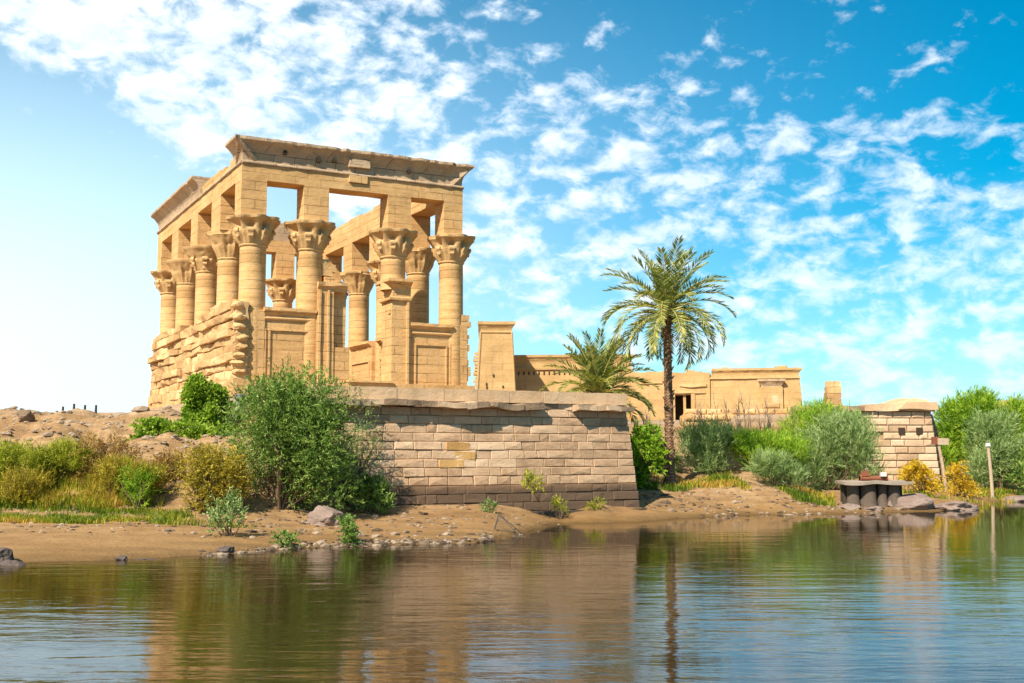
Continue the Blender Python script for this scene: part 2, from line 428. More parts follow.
# ------------------------------------------------------------------ terrain
def vnoise(x, y, seed=0):
    xi = np.floor(x).astype(np.int64); yi = np.floor(y).astype(np.int64); xf = x - xi; yf = y - yi
    def h(a, b):
        n = (a * 374761393 + b * 668265263 + seed * 974711) & 0x7fffffff
        n = ((n ^ (n >> 13)) * 1274126177) & 0x7fffffff
        return ((n ^ (n >> 16)) & 0xffff) / 65535.0
    u = xf * xf * (3 - 2 * xf); v = yf * yf * (3 - 2 * yf)
    return (h(xi, yi) * (1 - u) + h(xi + 1, yi) * u) * (1 - v) + (h(xi, yi + 1) * (1 - u) + h(xi + 1, yi + 1) * u) * v - .5


def fbm(x, y, o=4, seed=0):
    s = 0; a = 1
    for k in range(o): s = s + a * vnoise(x * 2 ** k, y * 2 ** k, seed + k); a *= .5
    return s


def sm(x, a, b):
    t = np.clip((x - a) / (b - a), 0, 1); return t * t * (3 - 2 * t)


SX = [-90, -40, -16.8, -13.8, -10.6, -8, -1.3, .3, 1.4, 2.5, 6.8, 9.3, 13, 19, 25.7, 38, 60, 160]
SY = [30, 35, 38, 38.7, 40.5, 43.3, 46.0, 50, 54.6, 58.0, 60.2, 63, 65.8, 67.6, 69.5, 86, 100, 140]
# terrace front line
TA = np.array([-9.5, 54.77]); TD = np.array([.883, .47]); TD = TD / np.hypot(*TD)
TB_X = 6.3


def ground_h(X, Y):
    X = np.asarray(X, float); Y = np.asarray(Y, float)
    d = Y - np.interp(X, SX, SY) + .9 * vnoise(X * .35, Y * .12, 3) + .3 * vnoise(X * 1.3, Y * .8, 5)
    beach = np.interp(d, [-60, -8, -1, 0, 1.2, 6, 12, 14, 20], [-6, -1.6, -.3, -.02, .16, .45, .95, 1.3, 1.5])
    # left bank: slope to a crest
    left = np.interp(Y, [48.5, 51, 54, 58, 62, 65, 74, 90], [0, .4, 1.5, 2.9, 4.0, 4.3, 4.6, 4.9])
    zl = beach + left * sm(d, 8, 13)
    rough = sm(left, .6, 3) * (1 - sm(Y, 66, 70))
    zl = zl + rough * (1.0 * fbm(X * .35, Y * .45, 4, 11) - .9 * np.abs(fbm(X * .55, Y * .8, 4, 21)) + .2 * np.abs(fbm(X * 2.4, Y * 2.6, 2, 25)))
    # right bank
    right = np.interp(Y, [68, 73, 80, 90, 100, 110], [0, .7, 1.9, 3.7, 5.2, 5.6])
    zr = np.minimum(np.where(d > 0, np.maximum(beach, .22 * np.clip(d, 0, 9)), beach), 1.0) + right * sm(d, 0, 4)
    low = np.minimum(beach, 1.1) + .4 * sm(d, 8, 20)
    zr = zr * (1 - sm(X, 15, 21)) + low * sm(X, 15, 21)
    zr = zr + .25 * fbm(X * .5, Y * .5, 4, 31) * sm(d, 0, 3)
    # terrace zone: low in front, plateau behind
    s = (Y - TA[1]) * TD[0] - (X - TA[0]) * TD[1]
    bt = np.minimum(np.where(d > 0, np.maximum(beach, .30 * np.clip(d, 0, 9) * sm(X, .5, 5)), beach), .95)
    inter = sm(s, .9, 1.7); zt = bt * (1 - inter) + 6.72 * inter
    wl = sm(X, -9.6, -7.4)                      # left bank -> terrace
    z = zl * (1 - wl) + zt * wl
    wr = sm(X, TB_X - 1.6, TB_X - .7)           # terrace -> right bank (inside the return wall)
    z = z * (1 - wr) + zr * wr
    # kiosk plateau
    kx, ky = -16.707, 69.368; ca, sa = math.cos(.489), math.sin(.489)
    u = (X - kx) * ca + (Y - ky) * sa; v = -(X - kx) * sa + (Y - ky) * ca
    dd = np.maximum(np.maximum(-u, u - 16), np.maximum(-v, v - 27))
    k = 1 - sm(dd, .6, 3.5)
    z = z * (1 - k) + np.maximum(z, 6.9) * k
    # quay on the right: land behind it at full height
    q = sm(Y, 91.5, 92.6) * sm(X, 16.5, 18.5) * (1 - sm(X, 34.1, 34.9))
    z = z * (1 - q) + 6.6 * q
    inland = sm(Y, 106, 118); z = z * (1 - inland) + 6.2 * inland
    return z + .05 * fbm(X * 2.2, Y * 2.2, 3, 9)


def gh(x, y): return float(ground_h(np.array([x]), np.array([y]))[0])


def axis(lo, a, b, hi, fine, coarse):
    l = []; x = a
    st = fine
    while x > lo: l.append(x); x -= st; st = min(coarse, st * 1.18)
    l.append(lo); l = l[::-1]; x = a + fine
    while x < b: l.append(x); x += fine
    st = fine
    while x < hi: l.append(x); x += st; st = min(coarse, st * 1.18)
    l.append(hi); return np.array(l)


gx = axis(-420, -34, 42, 900, .27, 30); gy = axis(12, 36, 100, 2200, .27, 60)
GX, GY = np.meshgrid(gx, gy); GZ = ground_h(GX, GY)
nv = GX.size; nxg, nyg = len(gx), len(gy)
me = bpy.data.meshes.new('ground'); me.vertices.add(nv)
me.vertices.foreach_set('co', np.stack([GX, GY, GZ], -1).astype(np.float32).ravel())
ii, jj = np.meshgrid(np.arange(nyg - 1), np.arange(nxg - 1), indexing='ij'); b0 = (ii * nxg + jj).ravel()
quads = np.stack([b0, b0 + 1, b0 + 1 + nxg, b0 + nxg], -1)
me.loops.add(quads.size); me.loops.foreach_set('vertex_index', quads.ravel().astype(np.int32))
me.polygons.add(len(quads)); me.polygons.foreach_set('loop_start', (np.arange(len(quads)) * 4).astype(np.int32))
me.polygons.foreach_set('loop_total', np.full(len(quads), 4, np.int32)); me.update(); me.shade_smooth(); me.materials.append(M['ground'])
go = bpy.data.objects.new('ground', me); COL.objects.link(go); tag(go, kind='structure')
mb = MB(); mb.add([(-2500, -900, 0), (2500, -900, 0), (2500, 3500, 0), (-2500, 3500, 0)], [[0, 1, 2, 3]])
tag(mb.build('water', M['water']), kind='structure')


def wx(px, Y): return (px - 512) / F_PX * (Y * math.cos(PITCH) + 0) * 1.0


def at(px, py, Y):
    """world point seen at that pixel at depth Y (used only to size things from the photograph)"""
    r = Vector(((px - 512) / F_PX, 1, -(py - 341.5) / F_PX)); c, s = math.cos(PITCH), math.sin(PITCH)
    d = Vector((r.x, r.y * c - r.z * s, r.y * s + r.z * c)); t = Y / d.y
    return Vector((d.x * t, Y, CAMH + d.z * t))


# ------------------------------------------------------------------ the kiosk
KZ = 7.0; W_, L_ = 15.12, 26.3; WB = 15.6
K = empty('kiosk', (-16.707, 69.368, KZ), .489, label='tall roofless golden sandstone temple kiosk of floral columns above the river terrace', cat='temple')
ZC0, ZC1, ZP, ZA, ZT = 9.25, 11.15, 13.45, 14.4, 16.0


def capital_mesh(style, seed):
    m = MB(); n = 72; rows = []
    H = ZC1 - ZC0
    pr = [(0, .80), (.03, .88), (.06, .90), (.09, .86), (.16, .92), (.28, 1.0), (.40, 1.12), (.5, 1.20), (.54, 1.20), (.62, 1.30), (.70, 1.38), (.78, 1.46), (.85, 1.55), (.89, 1.62), (.985, 1.65), (1.0, 1.55)]
    vs = []
    for (t, r) in pr:
        for k in range(n):
            a = 2 * math.pi * k / n; rr = r
            if style == 0:      # two tiers of open flowers under a lobed rim
                lob = abs(math.cos(4 * a)) ** .7; rr *= 1 + (.16 * lob - .12) * min(1, max(0, (t - .55) / .3))
                if .12 < t < .52: rr += .17 * max(0, math.cos(8 * a + math.pi)) ** .6 * math.sin((t - .12) / .4 * math.pi * .85) + .03 * math.cos(24 * a)
                if .54 < t < .9: rr -= .42 * abs(math.sin(4 * a)) ** 2 * math.sin((t - .54) / .36 * math.pi)
            elif style == 1:    # bell with reeds
                rr *= .93 + .07 * abs(math.cos(4 * a)) * t * 1.2
                if t < .8 and t > .1: rr += .035 * math.cos(20 * a)
                if .25 < t < .6: rr += .05 * math.cos(8 * a)
            else:               # three rows of buds
                lob = abs(math.cos(4 * a + .4)); rr *= .97 + .09 * lob * max(0, (t - .5) * 2)
                rr += .10 * max(0, math.cos(12 * a)) * (math.sin(t * 6 * math.pi) > 0) * (.1 < t < .75)
            q = Vector((math.cos(a) * 2, math.sin(a) * 2, t * 3 + seed * 7)); rr += .05 * mn.noise(q * 1.6)
            if t > .85 and mn.noise(Vector((a * 1.1, seed * 3.3, 0))) > .33: rr -= .22     # broken rim
            z = t * H
            if t >= .93: z -= .05 * (1 - abs(math.cos(4 * a))) 
            vs.append((rr * math.cos(a), rr * math.sin(a), z))
    fs = [[i * n + k, i * n + (k + 1) % n, (i + 1) * n + (k + 1) % n, (i + 1) * n + k] for i in range(len(pr) - 1) for k in range(n)]
    fs.append([(len(pr) - 1) * n + k for k in range(n)])
    m.add(vs, fs)
    # curled volutes standing free of the bell
    if style in (0, 2):
        for k in range(8):
            a = 2 * math.pi * (k + .5) / 8; c, s = math.cos(a), math.sin(a)
            for (zr, rr, sz) in ((.52, 1.20, .17), (.34, 1.12, .12)):
                vv = []; ff = []
                for i in range(5):
                    th = -.9 + i * .45
                    for o in (-1, 1):
                        wv = sz * 1.3 * o * (1 - .12 * abs(i - 2))
                        vv.append(((rr + sz * math.cos(th)) * c - wv * s, (rr + sz * math.cos(th)) * s + wv * c, zr * H + sz * math.sin(th)))
                for i in range(4): ff.append([2 * i, 2 * i + 1, 2 * i + 3, 2 * i + 2])
                base = len(vv); vv += [((rr - .25) * c, (rr - .25) * s, zr * H - .1), ((rr - .25) * c, (rr - .25) * s, zr * H + sz * .7)]
                ff += [[0, 1, base], [8, 9, base + 1], [0, 2, 4, 6, 8, base + 1, base], [1, 3, 5, 7, 9, base + 1, base][::-1]]
                m.add(vv, ff, .62)
    return m


def column(u, v, style, seed, z0=.9):
    m = MB(); n = 36; zs = [z for z in (z0, 1.5, 3, 5, 7, 7.9) if z >= z0] + [ 8.35, 8.37, 8.55, 8.57, 8.75, 8.77, 8.95, 8.97, 9.25]
    vs = []
    for i, z in enumerate(zs):
        r = .86 - .05 * (z / 9.25)
        if 8.36 < z < 9: r += .010 if i % 2 else .0
        for k in range(n):
            a = 2 * math.pi * k / n
            vs.append((r * math.cos(a), r * math.sin(a), z))
    fs = [[i * n + k, i * n + (k + 1) % n, (i + 1) * n + (k + 1) % n, (i + 1) * n + k] for i in range(len(zs) - 1) for k in range(n)]
    m.add(vs, fs, random.uniform(.35, .65))
    c = m.build('column', M['shaft'], K, (u, v, 0), smooth=True)
    cp = capital_mesh(style, seed).build('capital', M['carved'], c, (0, 0, ZC0), smooth=True)
    return c


UL, UR = 1.02, 14.66
VL = [.82, 6.5, 12.9, 19.4, 25.4]; VR = [.82, 6.5, 12.5, 18.6, 25.2]
front_u = [UL, 4.68, 10.42, UR]; back_u = [UL, 4.9, 10.3, UR]
cols = []
for i, u in enumerate(front_u): cols.append((u, VL[0], 0))
for i, v in enumerate(VL[1:]): cols.append((UL, v, [1, 2, 1, 0][i]))
for i, v in enumerate(VR[1:]): cols.append((UR, v, [1, 0, 1, 0][i]))
for u in back_u[1:3]: cols.append((u, 25.4, 0))
for i, (u, v, st) in enumerate(cols): column(u, v, st, i + 1, 7.2 if i == 2 else .9)


def kpart(name, boxes, mat='kiosk', j=.03, step=.7):
    m = MB()
    for b in boxes: rbox(m, *b[:6], j=j, step=step, tint=b[6] if len(b) > 6 else .5)
    return m.build(name, M[mat], K)


# impost piers above the capitals
for (a, b) in ((0, 1.6), (4.0, 5.65), (9.72, 11.34), (13.75, W_)): kpart('impost_pier', [(a, b, 0, 1.5, ZC1 - .02, ZP)])
for (a, b) in ((5.25, 7.75), (11.8, 14.0), (18.3, 20.6), (24.6, L_)): kpart('impost_pier', [(0, 1.5, a, b, ZC1 - .02, ZP)])
for (a, b) in ((5.4, 7.6), (11.5, 13.6), (17.6, 19.6), (24.2, L_)): kpart('impost_pier', [(W_ - 1.5, W_, a, b, ZC1 - .02, ZP)])
for (a, b) in ((4.0, 5.7), (9.5, 11.1)): kpart('impost_pier', [(a, b, L_ - 1.5, L_, ZC1 - .02, ZP)])
# architraves
kpart('architrave', [(0, W_, 0, 1.5, ZP, ZA)]); kpart('architrave', [(1.5, W_ - 1.5, L_ - 1.5, L_, ZP, ZA)])
kpart('architrave', [(0, 1.5, 1.5, L_, ZP, ZA)]); kpart('architrave', [(W_ - 1.5, W_, 1.5, L_, ZP, ZA)])
# torus mouldings
for pts in ([(0, 0), (W_, 0)], [(0, 0), (0, L_)], [(W_, 0), (W_, L_)]):
    m = MB(); a, b = Vector((*pts[0], ZA + .08)), Vector((*pts[1], ZA + .08)); n = 40
    tube(m, [a.lerp(b, i / n) + Vector((0, 0, .02 * mn.noise(Vector((i * .8, pts[1][0], 1))))) for i in range(n + 1)],
         [.13 + .05 * mn.noise(Vector((i * .5, pts[1][1], 3))) for i in range(n + 1)], 10)
    m.build('torus_moulding', M['grey'], K, smooth=True)
# cornices: full along the front and back, broken away from half of each long side
PROF = cavetto(ZA + .02, ZT, .62, .20, -.04, 2.0)
m = MB(); cornice(m, 'x', 0, W_, 0, -1, 1.5, PROF, 1, 1, wear=.20, step=.3); m.build('cornice', M['grey'], K)
m = MB(); cornice(m, 'y', 0, 2.0, 0, -1, .9, PROF, 1, 0, wear=.06); m.build('cornice', M['grey'], K)
m = MB(); cornice(m, 'y', 0, 1.5, W_, 1, .9, PROF, 1, 0, wear=.06); m.build('cornice', M['grey'], K)
m = MB(); cornice(m, 'y', 11.4, L_, 0, -1, 1.5, PROF, 0, 1, wear=.05); m.build('cornice', M['grey'], K)
m = MB(); cornice(m, 'x', 1.6, W_, L_, 1, 1.4, PROF, 0, 1); m.build('cornice', M['grey'], K)
m = MB()
v = 2.05
while v < 11.3:
    l = min(random.uniform(1.3, 2.3), 11.38 - v); rbox(m, .12 + random.uniform(0, .08), 1.42, v + .01, v + l - .01, ZA, random.choice([15.1, 15.25, 15.35]), .03, .6, tint=random.uniform(.3, .7)); v += l
m.build('frieze', M['kiosk'], K)
m = MB(); v = 1.55
while v < L_ - 1.6:
    l = min(random.uniform(1.6, 2.8), L_ - 1.5 - v); rbox(m, W_ - 1.45, W_ - .1, v + .01, v + l - .01, ZA, 15.42 + random.uniform(-.12, .05), .03, .6, tint=random.uniform(.35, .65)); v += l
m.build('frieze', M['kiosk'], K)
kpart('carved_block', [(6.9, 8.3, -.30, .05, 14.95, 15.45, .7)], 'grey'); kpart('carved_block', [(6.95, 8.2, -.14, .05, 13.98, 14.42, .7)])
m = MB()
for (x, z, w2, h2) in ((4.75, 14.98, .22, .3), (5.8, 15.1, .25, .16), (2.55, 15.2, .2, .25), (11.0, 15.0, .2, .2)):
    m = MB(); rbox(m, x, x + w2, -.26, .05, z, z + h2, .02, .3, tint=0.0); m.build('socket_shade_block', M['recess_shade'], K)  # solid block, no opening cut; its dark colour paints the hole's shade


def screen_x(u0, u1, y, z1, front=True, t=.9, z0=.9):
    """screen wall between columns, framed panel and cavetto top"""
    m = MB(); rbox(m, u0, u1, y + .12, y + t, z0, z1 - .62, .02)
    # frame strips standing proud of the panel
    sgn = -1; yy = y + .12
    for (a, b, c, d) in ((u0, u0 + .12, z0, z1 - 1.3), (u1 - .12, u1, z0, z1 - 1.3), (u0 + .30, u0 + .40, z0, z1 - 1.45), (u1 - .40, u1 - .30, z0, z1 - 1.45), (u0 + .30, u1 - .30, z1 - 1.45, z1 - 1.33)):
        rbox(m, a, b, yy - .10, yy + .02, c, d, .01, .6, tint=.6)
    o = m.build('screen_wall', M['kiosk'], K)
    m = MB(); cornice(m, 'x', u0 - .05, u1 + .05, y + .12, -1, t - .12, cavetto(z1 - .62, z1, .30, .2), 0, 0, wear=.15)
    m.build('screen_cornice', M['kiosk'], o)
    m = MB(); tube(m, [(u0, y + .08, z1 - .66), ((u0 + u1) / 2, y + .07, z1 - .65), (u1, y + .08, z1 - .66)], .1, 8); m.build('screen_moulding', M['kiosk'], o)
    return o


screen_x(1.62, 4.85, 0, 5.5); screen_x(11.4, 14.35, 0, 5.05)
screen_x(UL + .5, 4.3, L_ - 1.4, 5.4); screen_x(11, 14, L_ - 1.4, 5.4); 
for (a, b) in ((1.5, 5.8), (7.3, 11.7), (13.3, 17.8), (19.4, 24.4)):
    m = MB(); rbox(m, W_ - 1.35, W_ - .45, a, b, .9, 4.45, .02)
    for (c, d, e, f_) in ((a + .3, a + .42, .9, 3.5), (b - .42, b - .3, .9, 3.5), (a + .3, b - .3, 3.5, 3.62)): rbox(m, W_ - 1.46, W_ - 1.33, c, d, e, f_, .01, tint=.6)
    o = m.build('screen_wall', M['kiosk'], K)
    m = MB(); cornice(m, 'y', a, b, W_ - 1.35, -1, .9, cavetto(4.45, 5.1, .32, .2), 0, 0, wear=.1); m.build('screen_cornice', M['kiosk'], o)
# corner piers, podium
kpart('corner_pier', [(.22, 1.62, 0, 1.5, .9, 5.35), (0.4, 1.5, .25, 1.4, 5.35, 6.0)])
kpart('corner_pier', [(14.35, WB - .05, .05, 1.5, .9, 5.1), (14.5, WB - .1, .2, 1.4, 5.1, 5.7, .6)])
kpart('podium', [(-.35, WB + .35, -.35, L_ + .3, -1.5, 1.0)], j=.05)
kpart('door_sill', [(6.9, 10.0, -.6, 1.6, 1.0, 1.12)])
# door jambs
jl = kpart('door_jamb', [(4.95, 6.05, -.12, 1.55, 1.0, 7.05), (6.05, 7.0, .35, 1.5, 1.0, 6.85, .45), (5.0, 5.16, -.26, -.1, 1.0, 6.8, .7), (5.62, 5.74, -.24, -.1, 1.0, 6.8, .7), (6.0, 7.15, -.05, 1.3, 1.0, 3.2, .5), (5.5, 6.15, .1, 1.3, 7.1, 7.7, .6)])
m = MB(); cornice(m, 'x', 4.95, 6.9, -.12, -1, 1.2, cavetto(6.75, 7.3, .25, .2), 0, 0, wear=.5); m.build('jamb_cornice', M['rough'], jl)
jr = kpart('door_jamb', [(10.02, 11.38, -.05, 1.75, 1.0, 6.45), (10.1, 11.36, .0, 1.7, 6.45, 7.3), (11.05, 11.2, -.18, -.03, 1.0, 6.5, .7), (9.95, 10.1, .1, .5, 5.6, 5.85, .4)])
m = MB()
pr_ = cavetto(7.2, 7.85, .45, .2)
cornice(m, 'x', 10.1, 11.36, 0, -1, 1.5, pr_, 1, .0, wear=.05); cornice(m, 'y', 0, 1.7, 10.1, -1, 1.1, pr_, 1, 0, wear=.05); m.build('jamb_cornice', M['kiosk'], jr)
m = MB(); cornice(m, 'x', 10.02, 11.25, -.04, -1, 1.5, [(0, 6.4), (.2, 6.48), (.22, 6.62), (0, 6.72)], 1, 0, wear=0); cornice(m, 'y', -.04, 1.75, 10.02, -1, 1.0, [(0, 6.4), (.2, 6.48), (.22, 6.62), (0, 6.72)], 1, 0, wear=0); m.build('jamb_moulding', M['kiosk'], jr)
# broken stubs of the lintel over the door
m = MB()
for (a, b, c, d) in ((5.35, 6.1, 7.75, 8.1), (5.4, 6.3, 8.1, 8.55), (5.3, 5.9, 8.55, 8.9)): rbox(m, a, b, .3, 1.2, c, d, .12, .25)
m.build('lintel_stub', M['rough'], K)


# rough unfinished foundation on the long left side
def rtops(x):
    vv = L_ - x
    return 6.05 + .5 * mn.noise(Vector((vv * .45, 2, 0))) - .35 * (vv > 9) * (vv < 17) + (.4 if 2 < vv < 6 else 0)


m = MB(); random.seed(11)
cs = []
z = 0
while z < 6.6: h = random.choice([.42, .5, .55, .6]); cs.append(h); z += h
def rprot(i, x):
    base = .18 if i % 3 == 1 else 0
    return random.uniform(-.06, .14) + base * (random.random() < .75) + (.16 if 9 <= i <= 9 else 0)
masonry(m, (-.1, L_ + .2, -.2), (0, -1), L_ + .35, cs, .5, 2.8, batter=.015, depth=.7, prot=rprot, bevel=.035, gap=.012, tops=rtops, end_batter=(.1, 0))
m.v = [tuple(jit(p, .16, 1.3)) for p in m.v]
rbox(m, .1, 1.45, 1.4, L_ - .1, .9, 5.3, .1, .6, tint=.3)
random.seed(3)
for k in range(26):    # broken blocks lying on top
    v = random.uniform(3, 24); s_ = random.uniform(.25, .5)
    rbox(m, random.uniform(-.1, .3), random.uniform(.7, 1.3), v, v + s_ * 2, 5.1, 5.35 + s_ * .9, .15, .3, tint=random.uniform(.3, .8))
m.build('rough_foundation', M['rough'], K)
m = MB()      # toothing stones left on the corners
z = 1.2
while z < 5.7:
    h = random.uniform(.42, .55); o = random.uniform(.05, .42)
    hull_rock(m, (.05 + random.uniform(-.12, .2), .05 - o * .3, z + h * .5), .5 + random.uniform(-.1, .1), .34 + o * .3, h * .5, int(z * 9), random.uniform(.3, .8), 3, .3); z += h * random.uniform(1.0, 1.5)
m.build('corner_toothing', M['rough'], K)
m = MB(); z = 1.3
while z < 5.6:
    h = random.uniform(.3, .5); o = random.uniform(-.05, .32)
    rbox(m, WB - .5, WB - .05 + o, .1, 1.1, z, z + h - .05, .07, .25, tint=random.uniform(.4, .7)); z += h
m.build('corner_toothing', M['rough'], K)

# ------------------------------------------------------------------ terrace (quay) wall in front of the kiosk
T = empty('terrace_wall', (TA[0], TA[1], .55), math.atan2(TD[1], TD[0]), label='long pinkish terrace wall of rusticated stone blocks with overhanging broken ledge, below the kiosk', cat='wall')
TL = (TB_X - TA[0]) / TD[0]; random.seed(5)
crs = [.45, .46, .44, .46, .44, .43, .45, .44, .42, .45, .43, .42]; HT = sum(crs)
def ttint(i, n, x):
    if i < 3: return random.uniform(-.35, .1)
    if x > 7.5 and x < 10.5 and i in (5, 6, 7) and random.random() < .8: return random.uniform(.8, 1.1)
    if x < 9 and 4 < i < 8: return random.uniform(.5, .78)
    return random.gauss(.5, .10)
m = MB(); masonry(m, (0, 0, 0), (1, 0), TL, crs, .5, 1.7, batter=.085, depth=.25, prot=(-.01, .05), bevel=.028, gap=.018, end_batter=(0, .55), tint=ttint)
m.v = [tuple(jit(p, .04, 2.8)) for p in m.v]
tm = m.build('block_facing', M['terrace_block'], T)
# orange lichened blocks
M['ochre'] = stone_mat('ochre_block', (.38, .20, .08), (.62, .35, .12), (.72, .50, .26), bump=1.0, nscale=2.5)
for (x0, w2, i) in ((6.9, 1.25, 7), (7.4, 1.1, 6), (6.5, 1.3, 5)):
    m = MB(); z0 = sum(crs[:i]); rbox(m, x0, x0 + w2, -.085 * (HT - z0) - .06, -.085 * (HT - z0 - .4) + .2, z0 + .03, z0 + .41, .07, .15); m.build('ochre_block', M['ochre'], T)
m = MB(); rbox(m, 0, TL - .04, 0.14, 2.4, -.6, HT + .02, 0, 3, taper=(0, -.0, -.0, 0), tint=.3)
vs = [(0, -.085 * HT + .1, -.6), (TL + .5, -.085 * HT + .1, -.6), (TL - .03, .09, HT), (0, .09, HT), (0, .5, -.6), (TL + .5, .5, -.6), (TL - .03, .5, HT), (0, .5, HT)]
m.add(vs, [[0, 1, 2, 3], [5, 4, 7, 6], [1, 5, 6, 2], [4, 0, 3, 7]], .3); m.build('wall_core', M['mortar'], T)
m = MB(); rbox(m, -.3, TL + .75, -.85, .3, -.55, -.02, .06, .5, tint=.3); m.build('footing', M['concrete'], T)
m = MB(); x = 0; random.seed(9)
while x < TL - .1:
    l = min(random.uniform(.5, 1.7), TL - x + .1)
    gapx = 12.9 < x + l / 2 < 14.0
    o = .04 if gapx else .60 + .30 * mn.noise(Vector((x * .8, 0, 5))) + random.uniform(-.12, .12)
    rbox(m, x, x + l - .02, -o, .6, HT + .02 - (0 if gapx else random.uniform(0, .07)), HT + .29 + random.uniform(-.04, .02), .16, .16, tint=random.uniform(.1, .9)); x += l
m.build('broken_ledge', M['ledge'], T)
m = MB(); x = 0
while x < TL - .1:
    l = min(random.uniform(1.6, 2.8), TL - x)
    if TL - x - l < 1: l = TL - x
    rbox(m, x, x + l - .025, -.12 + random.uniform(-.03, .03), 1.0, HT + .31, HT + .94 + (0 if x < 99 else 0), .03, .4, tint=random.uniform(.3, .7)); x += l
m.build('coping', M['coping'], T)
# return wall going back on the right
m = MB(); ca_, sa_ = TD
ex, ey = TL, 0
dx, dy = (sa_, ca_)      # world +Y in local axes
masonry(m, (TL - .05, .05, 0), (dx, dy), 16, crs, .6, 1.6, batter=.03, depth=.5, prot=(-.01, .05), bevel=.05, gap=.03, tint=ttint)
m.build('return_wall', M['quay'], T)
m = MB(); rr = [];
vs = []
for (s_, t_) in ((.3, .25), (16, .25), (16, 1.2), (.3, 1.2)):
    for z in (-.4, HT + .9): vs.append((TL - .05 + dx * s_ - dy * t_, .05 + dy * s_ + dx * t_, z))
m.add(vs, [[0, 2, 3, 1], [2, 4, 5, 3], [4, 6, 7, 5], [6, 0, 1, 7], [1, 3, 5, 7]], .5); m.build('return_core', M['coping'], T)


# ------------------------------------------------------------------ temple buildings behind
def far_root(name, px0, Y0, label, cat, rz=-.30):
    p = at(px0, 400, Y0); return empty(name, (p.x, Y0, 6.0), rz, label=label, cat=cat)


# pylon tower
R_ = far_root('pylon_tower', 474.5, 131, 'narrow battered sandstone pylon tower with flared cornice just right of the kiosk', 'tower', .06)
m = MB(); rbox(m, 0, 4.95, 0, 9, -2, 11.4, .04, 1.2, taper=(.75, .65, .5, .5)); m.build('tower_shaft', M['temple'], R_)
m = MB(); cornice(m, 'x', .74, 4.3, .5, -1, 7.9, cavetto(11.4, 12.6, .38, .35), 1, 1, wear=.05); m.build('cornice', M['temple'], R_)
m = MB(); tube(m, [(.72, .48, 11.38), (4.3, .48, 11.38)], .12); tube(m, [(-.02, -.02, -2), (.7, .48, 11.38)], .13); tube(m, [(4.95, -.02, -2), (4.3, .48, 11.38)], .13); m.build('edge_moulding', M['temple'], R_)
m = MB()
for k in range(10): rbox(m, .25 - random.uniform(.1, .4), .9, .6, 1.6, 5.2 + k * .4, 5.5 + k * .4, .12, .3)
m.build('broken_edge', M['rough'], R_)
m = MB()
for (x, z) in ((2.1, 6.2), (1.3, 5.2), (3.2, 4.9), (1.35, 4.8)): m = MB(); rbox(m, x, x + .16, .18, .5, z, z + .28, 0, 1); m.build('socket_shade_block', M['recess_shade'], R_)  # dark blocks on the tower face, painted as shaded sockets
# pylon front block
R_ = far_root('pylon_block', 508, 139, 'wide pale sandstone pylon wall with a row of small holes behind the short palm', 'building', -.06)
m = MB(); rbox(m, 0, 15.6, 0, 7, -2, 8.3, .05, 1.2, taper=(.2, .7, .4, .4)); m.build('wall', M['temple'], R_)
m = MB(); cornice(m, 'x', .2, 14.9, .4, -1, 6.2, cavetto(8.3, 9.35, .4, .3), 0, 1, wear=.35); m.build('cornice', M['temple'], R_)
m = MB()
for k in range(9): m = MB(); rbox(m, 2.6 + k * 1.25, 3.05 + k * 1.25, .18, .45, 3.2 + .1 * (k % 2), 3.75, .02, .4); m.build('wall_socket_shade', M['recess_shade'], R_)  # dark blocks in both rows paint the shade of the wall slots
for k in range(14): m = MB(); rbox(m, 1.2 + k * .62, 1.38 + k * .62, .3, .5, 6.9, 7.3, .02, .4); m.build('wall_socket_shade', M['recess_shade'], R_)
m = MB(); rbox(m, 0.3, 15, .15, .5, 7.55, 7.8, .06, .5); m.build('string_course', M['temple'], R_)

# temple hall
R_ = far_root('temple_hall', 631, 132, 'long low sandstone temple wall with a dark doorway behind the tall palm', 'building', -.19)
m = MB()
def ttop(x): return 6.75 + .3 * mn.noise(Vector((x * .7, 1, 2))) if x < 8.6 else 6.35
x = 0
while x < 8.6:       # left part, ragged top, pierced by the doorway
    l = .9
    if not (4.9 < x + .45 < 6.9): rbox(m, x, x + l, 0, 6, -2, ttop(x), .06, .6, tint=.5)
    else:
        rbox(m, x, x + l, 0, 6, 4.1, ttop(x), .06, .6)
    x += l
rbox(m, 9.0, 19.6, 0, 6, -2, 6.35, .05, 1.0, taper=(0, .65, .3, 0))
m.build('wall', M['temple'], R_)
m = MB(); cornice(m, 'x', 9.2, 18.95, .3, -1, 5.6, cavetto(6.35, 7.05, .28, .25), 0, 1, wear=.3); m.build('cornice', M['temple'], R_)
m = MB(); rbox(m, 8.8, 19.1, .1, .4, 5.85, 6.05, .03, .6); rbox(m, 5.6, 8.6, -.18, .2, 5.0, 5.3, .12, .4); rbox(m, 4.4, 8.5, -.15, .2, 4.25, 4.5, .08, .5); rbox(m, 1, 3.6, -.15, .2, 5.4, 5.65, .1, .5); m.build('ledge', M['rough'], R_)
m = MB(); rbox(m, 4.6, 7.3, 2.6, 3, -2, 4.3, .0, 1); m.build('doorway_shade_panel', M['recess_shade'], R_)  # dark panel behind the opening; doorway shade put into its colour
m = MB(); rbox(m, 5.95, 6.25, .3, .9, -2, 4.1, .02, .6); rbox(m, 4.85, 5.05, -.12, .2, -2, 4.3, .03); rbox(m, 6.85, 7.3, -.12, .2, -2, 4.3, .03); m.build('door_post', M['temple'], R_)
m = MB(); rbox(m, 14.6, 17.1, -.12, .4, -2, 4.9, .04); m.build('side_gateway', M['temple'], R_)
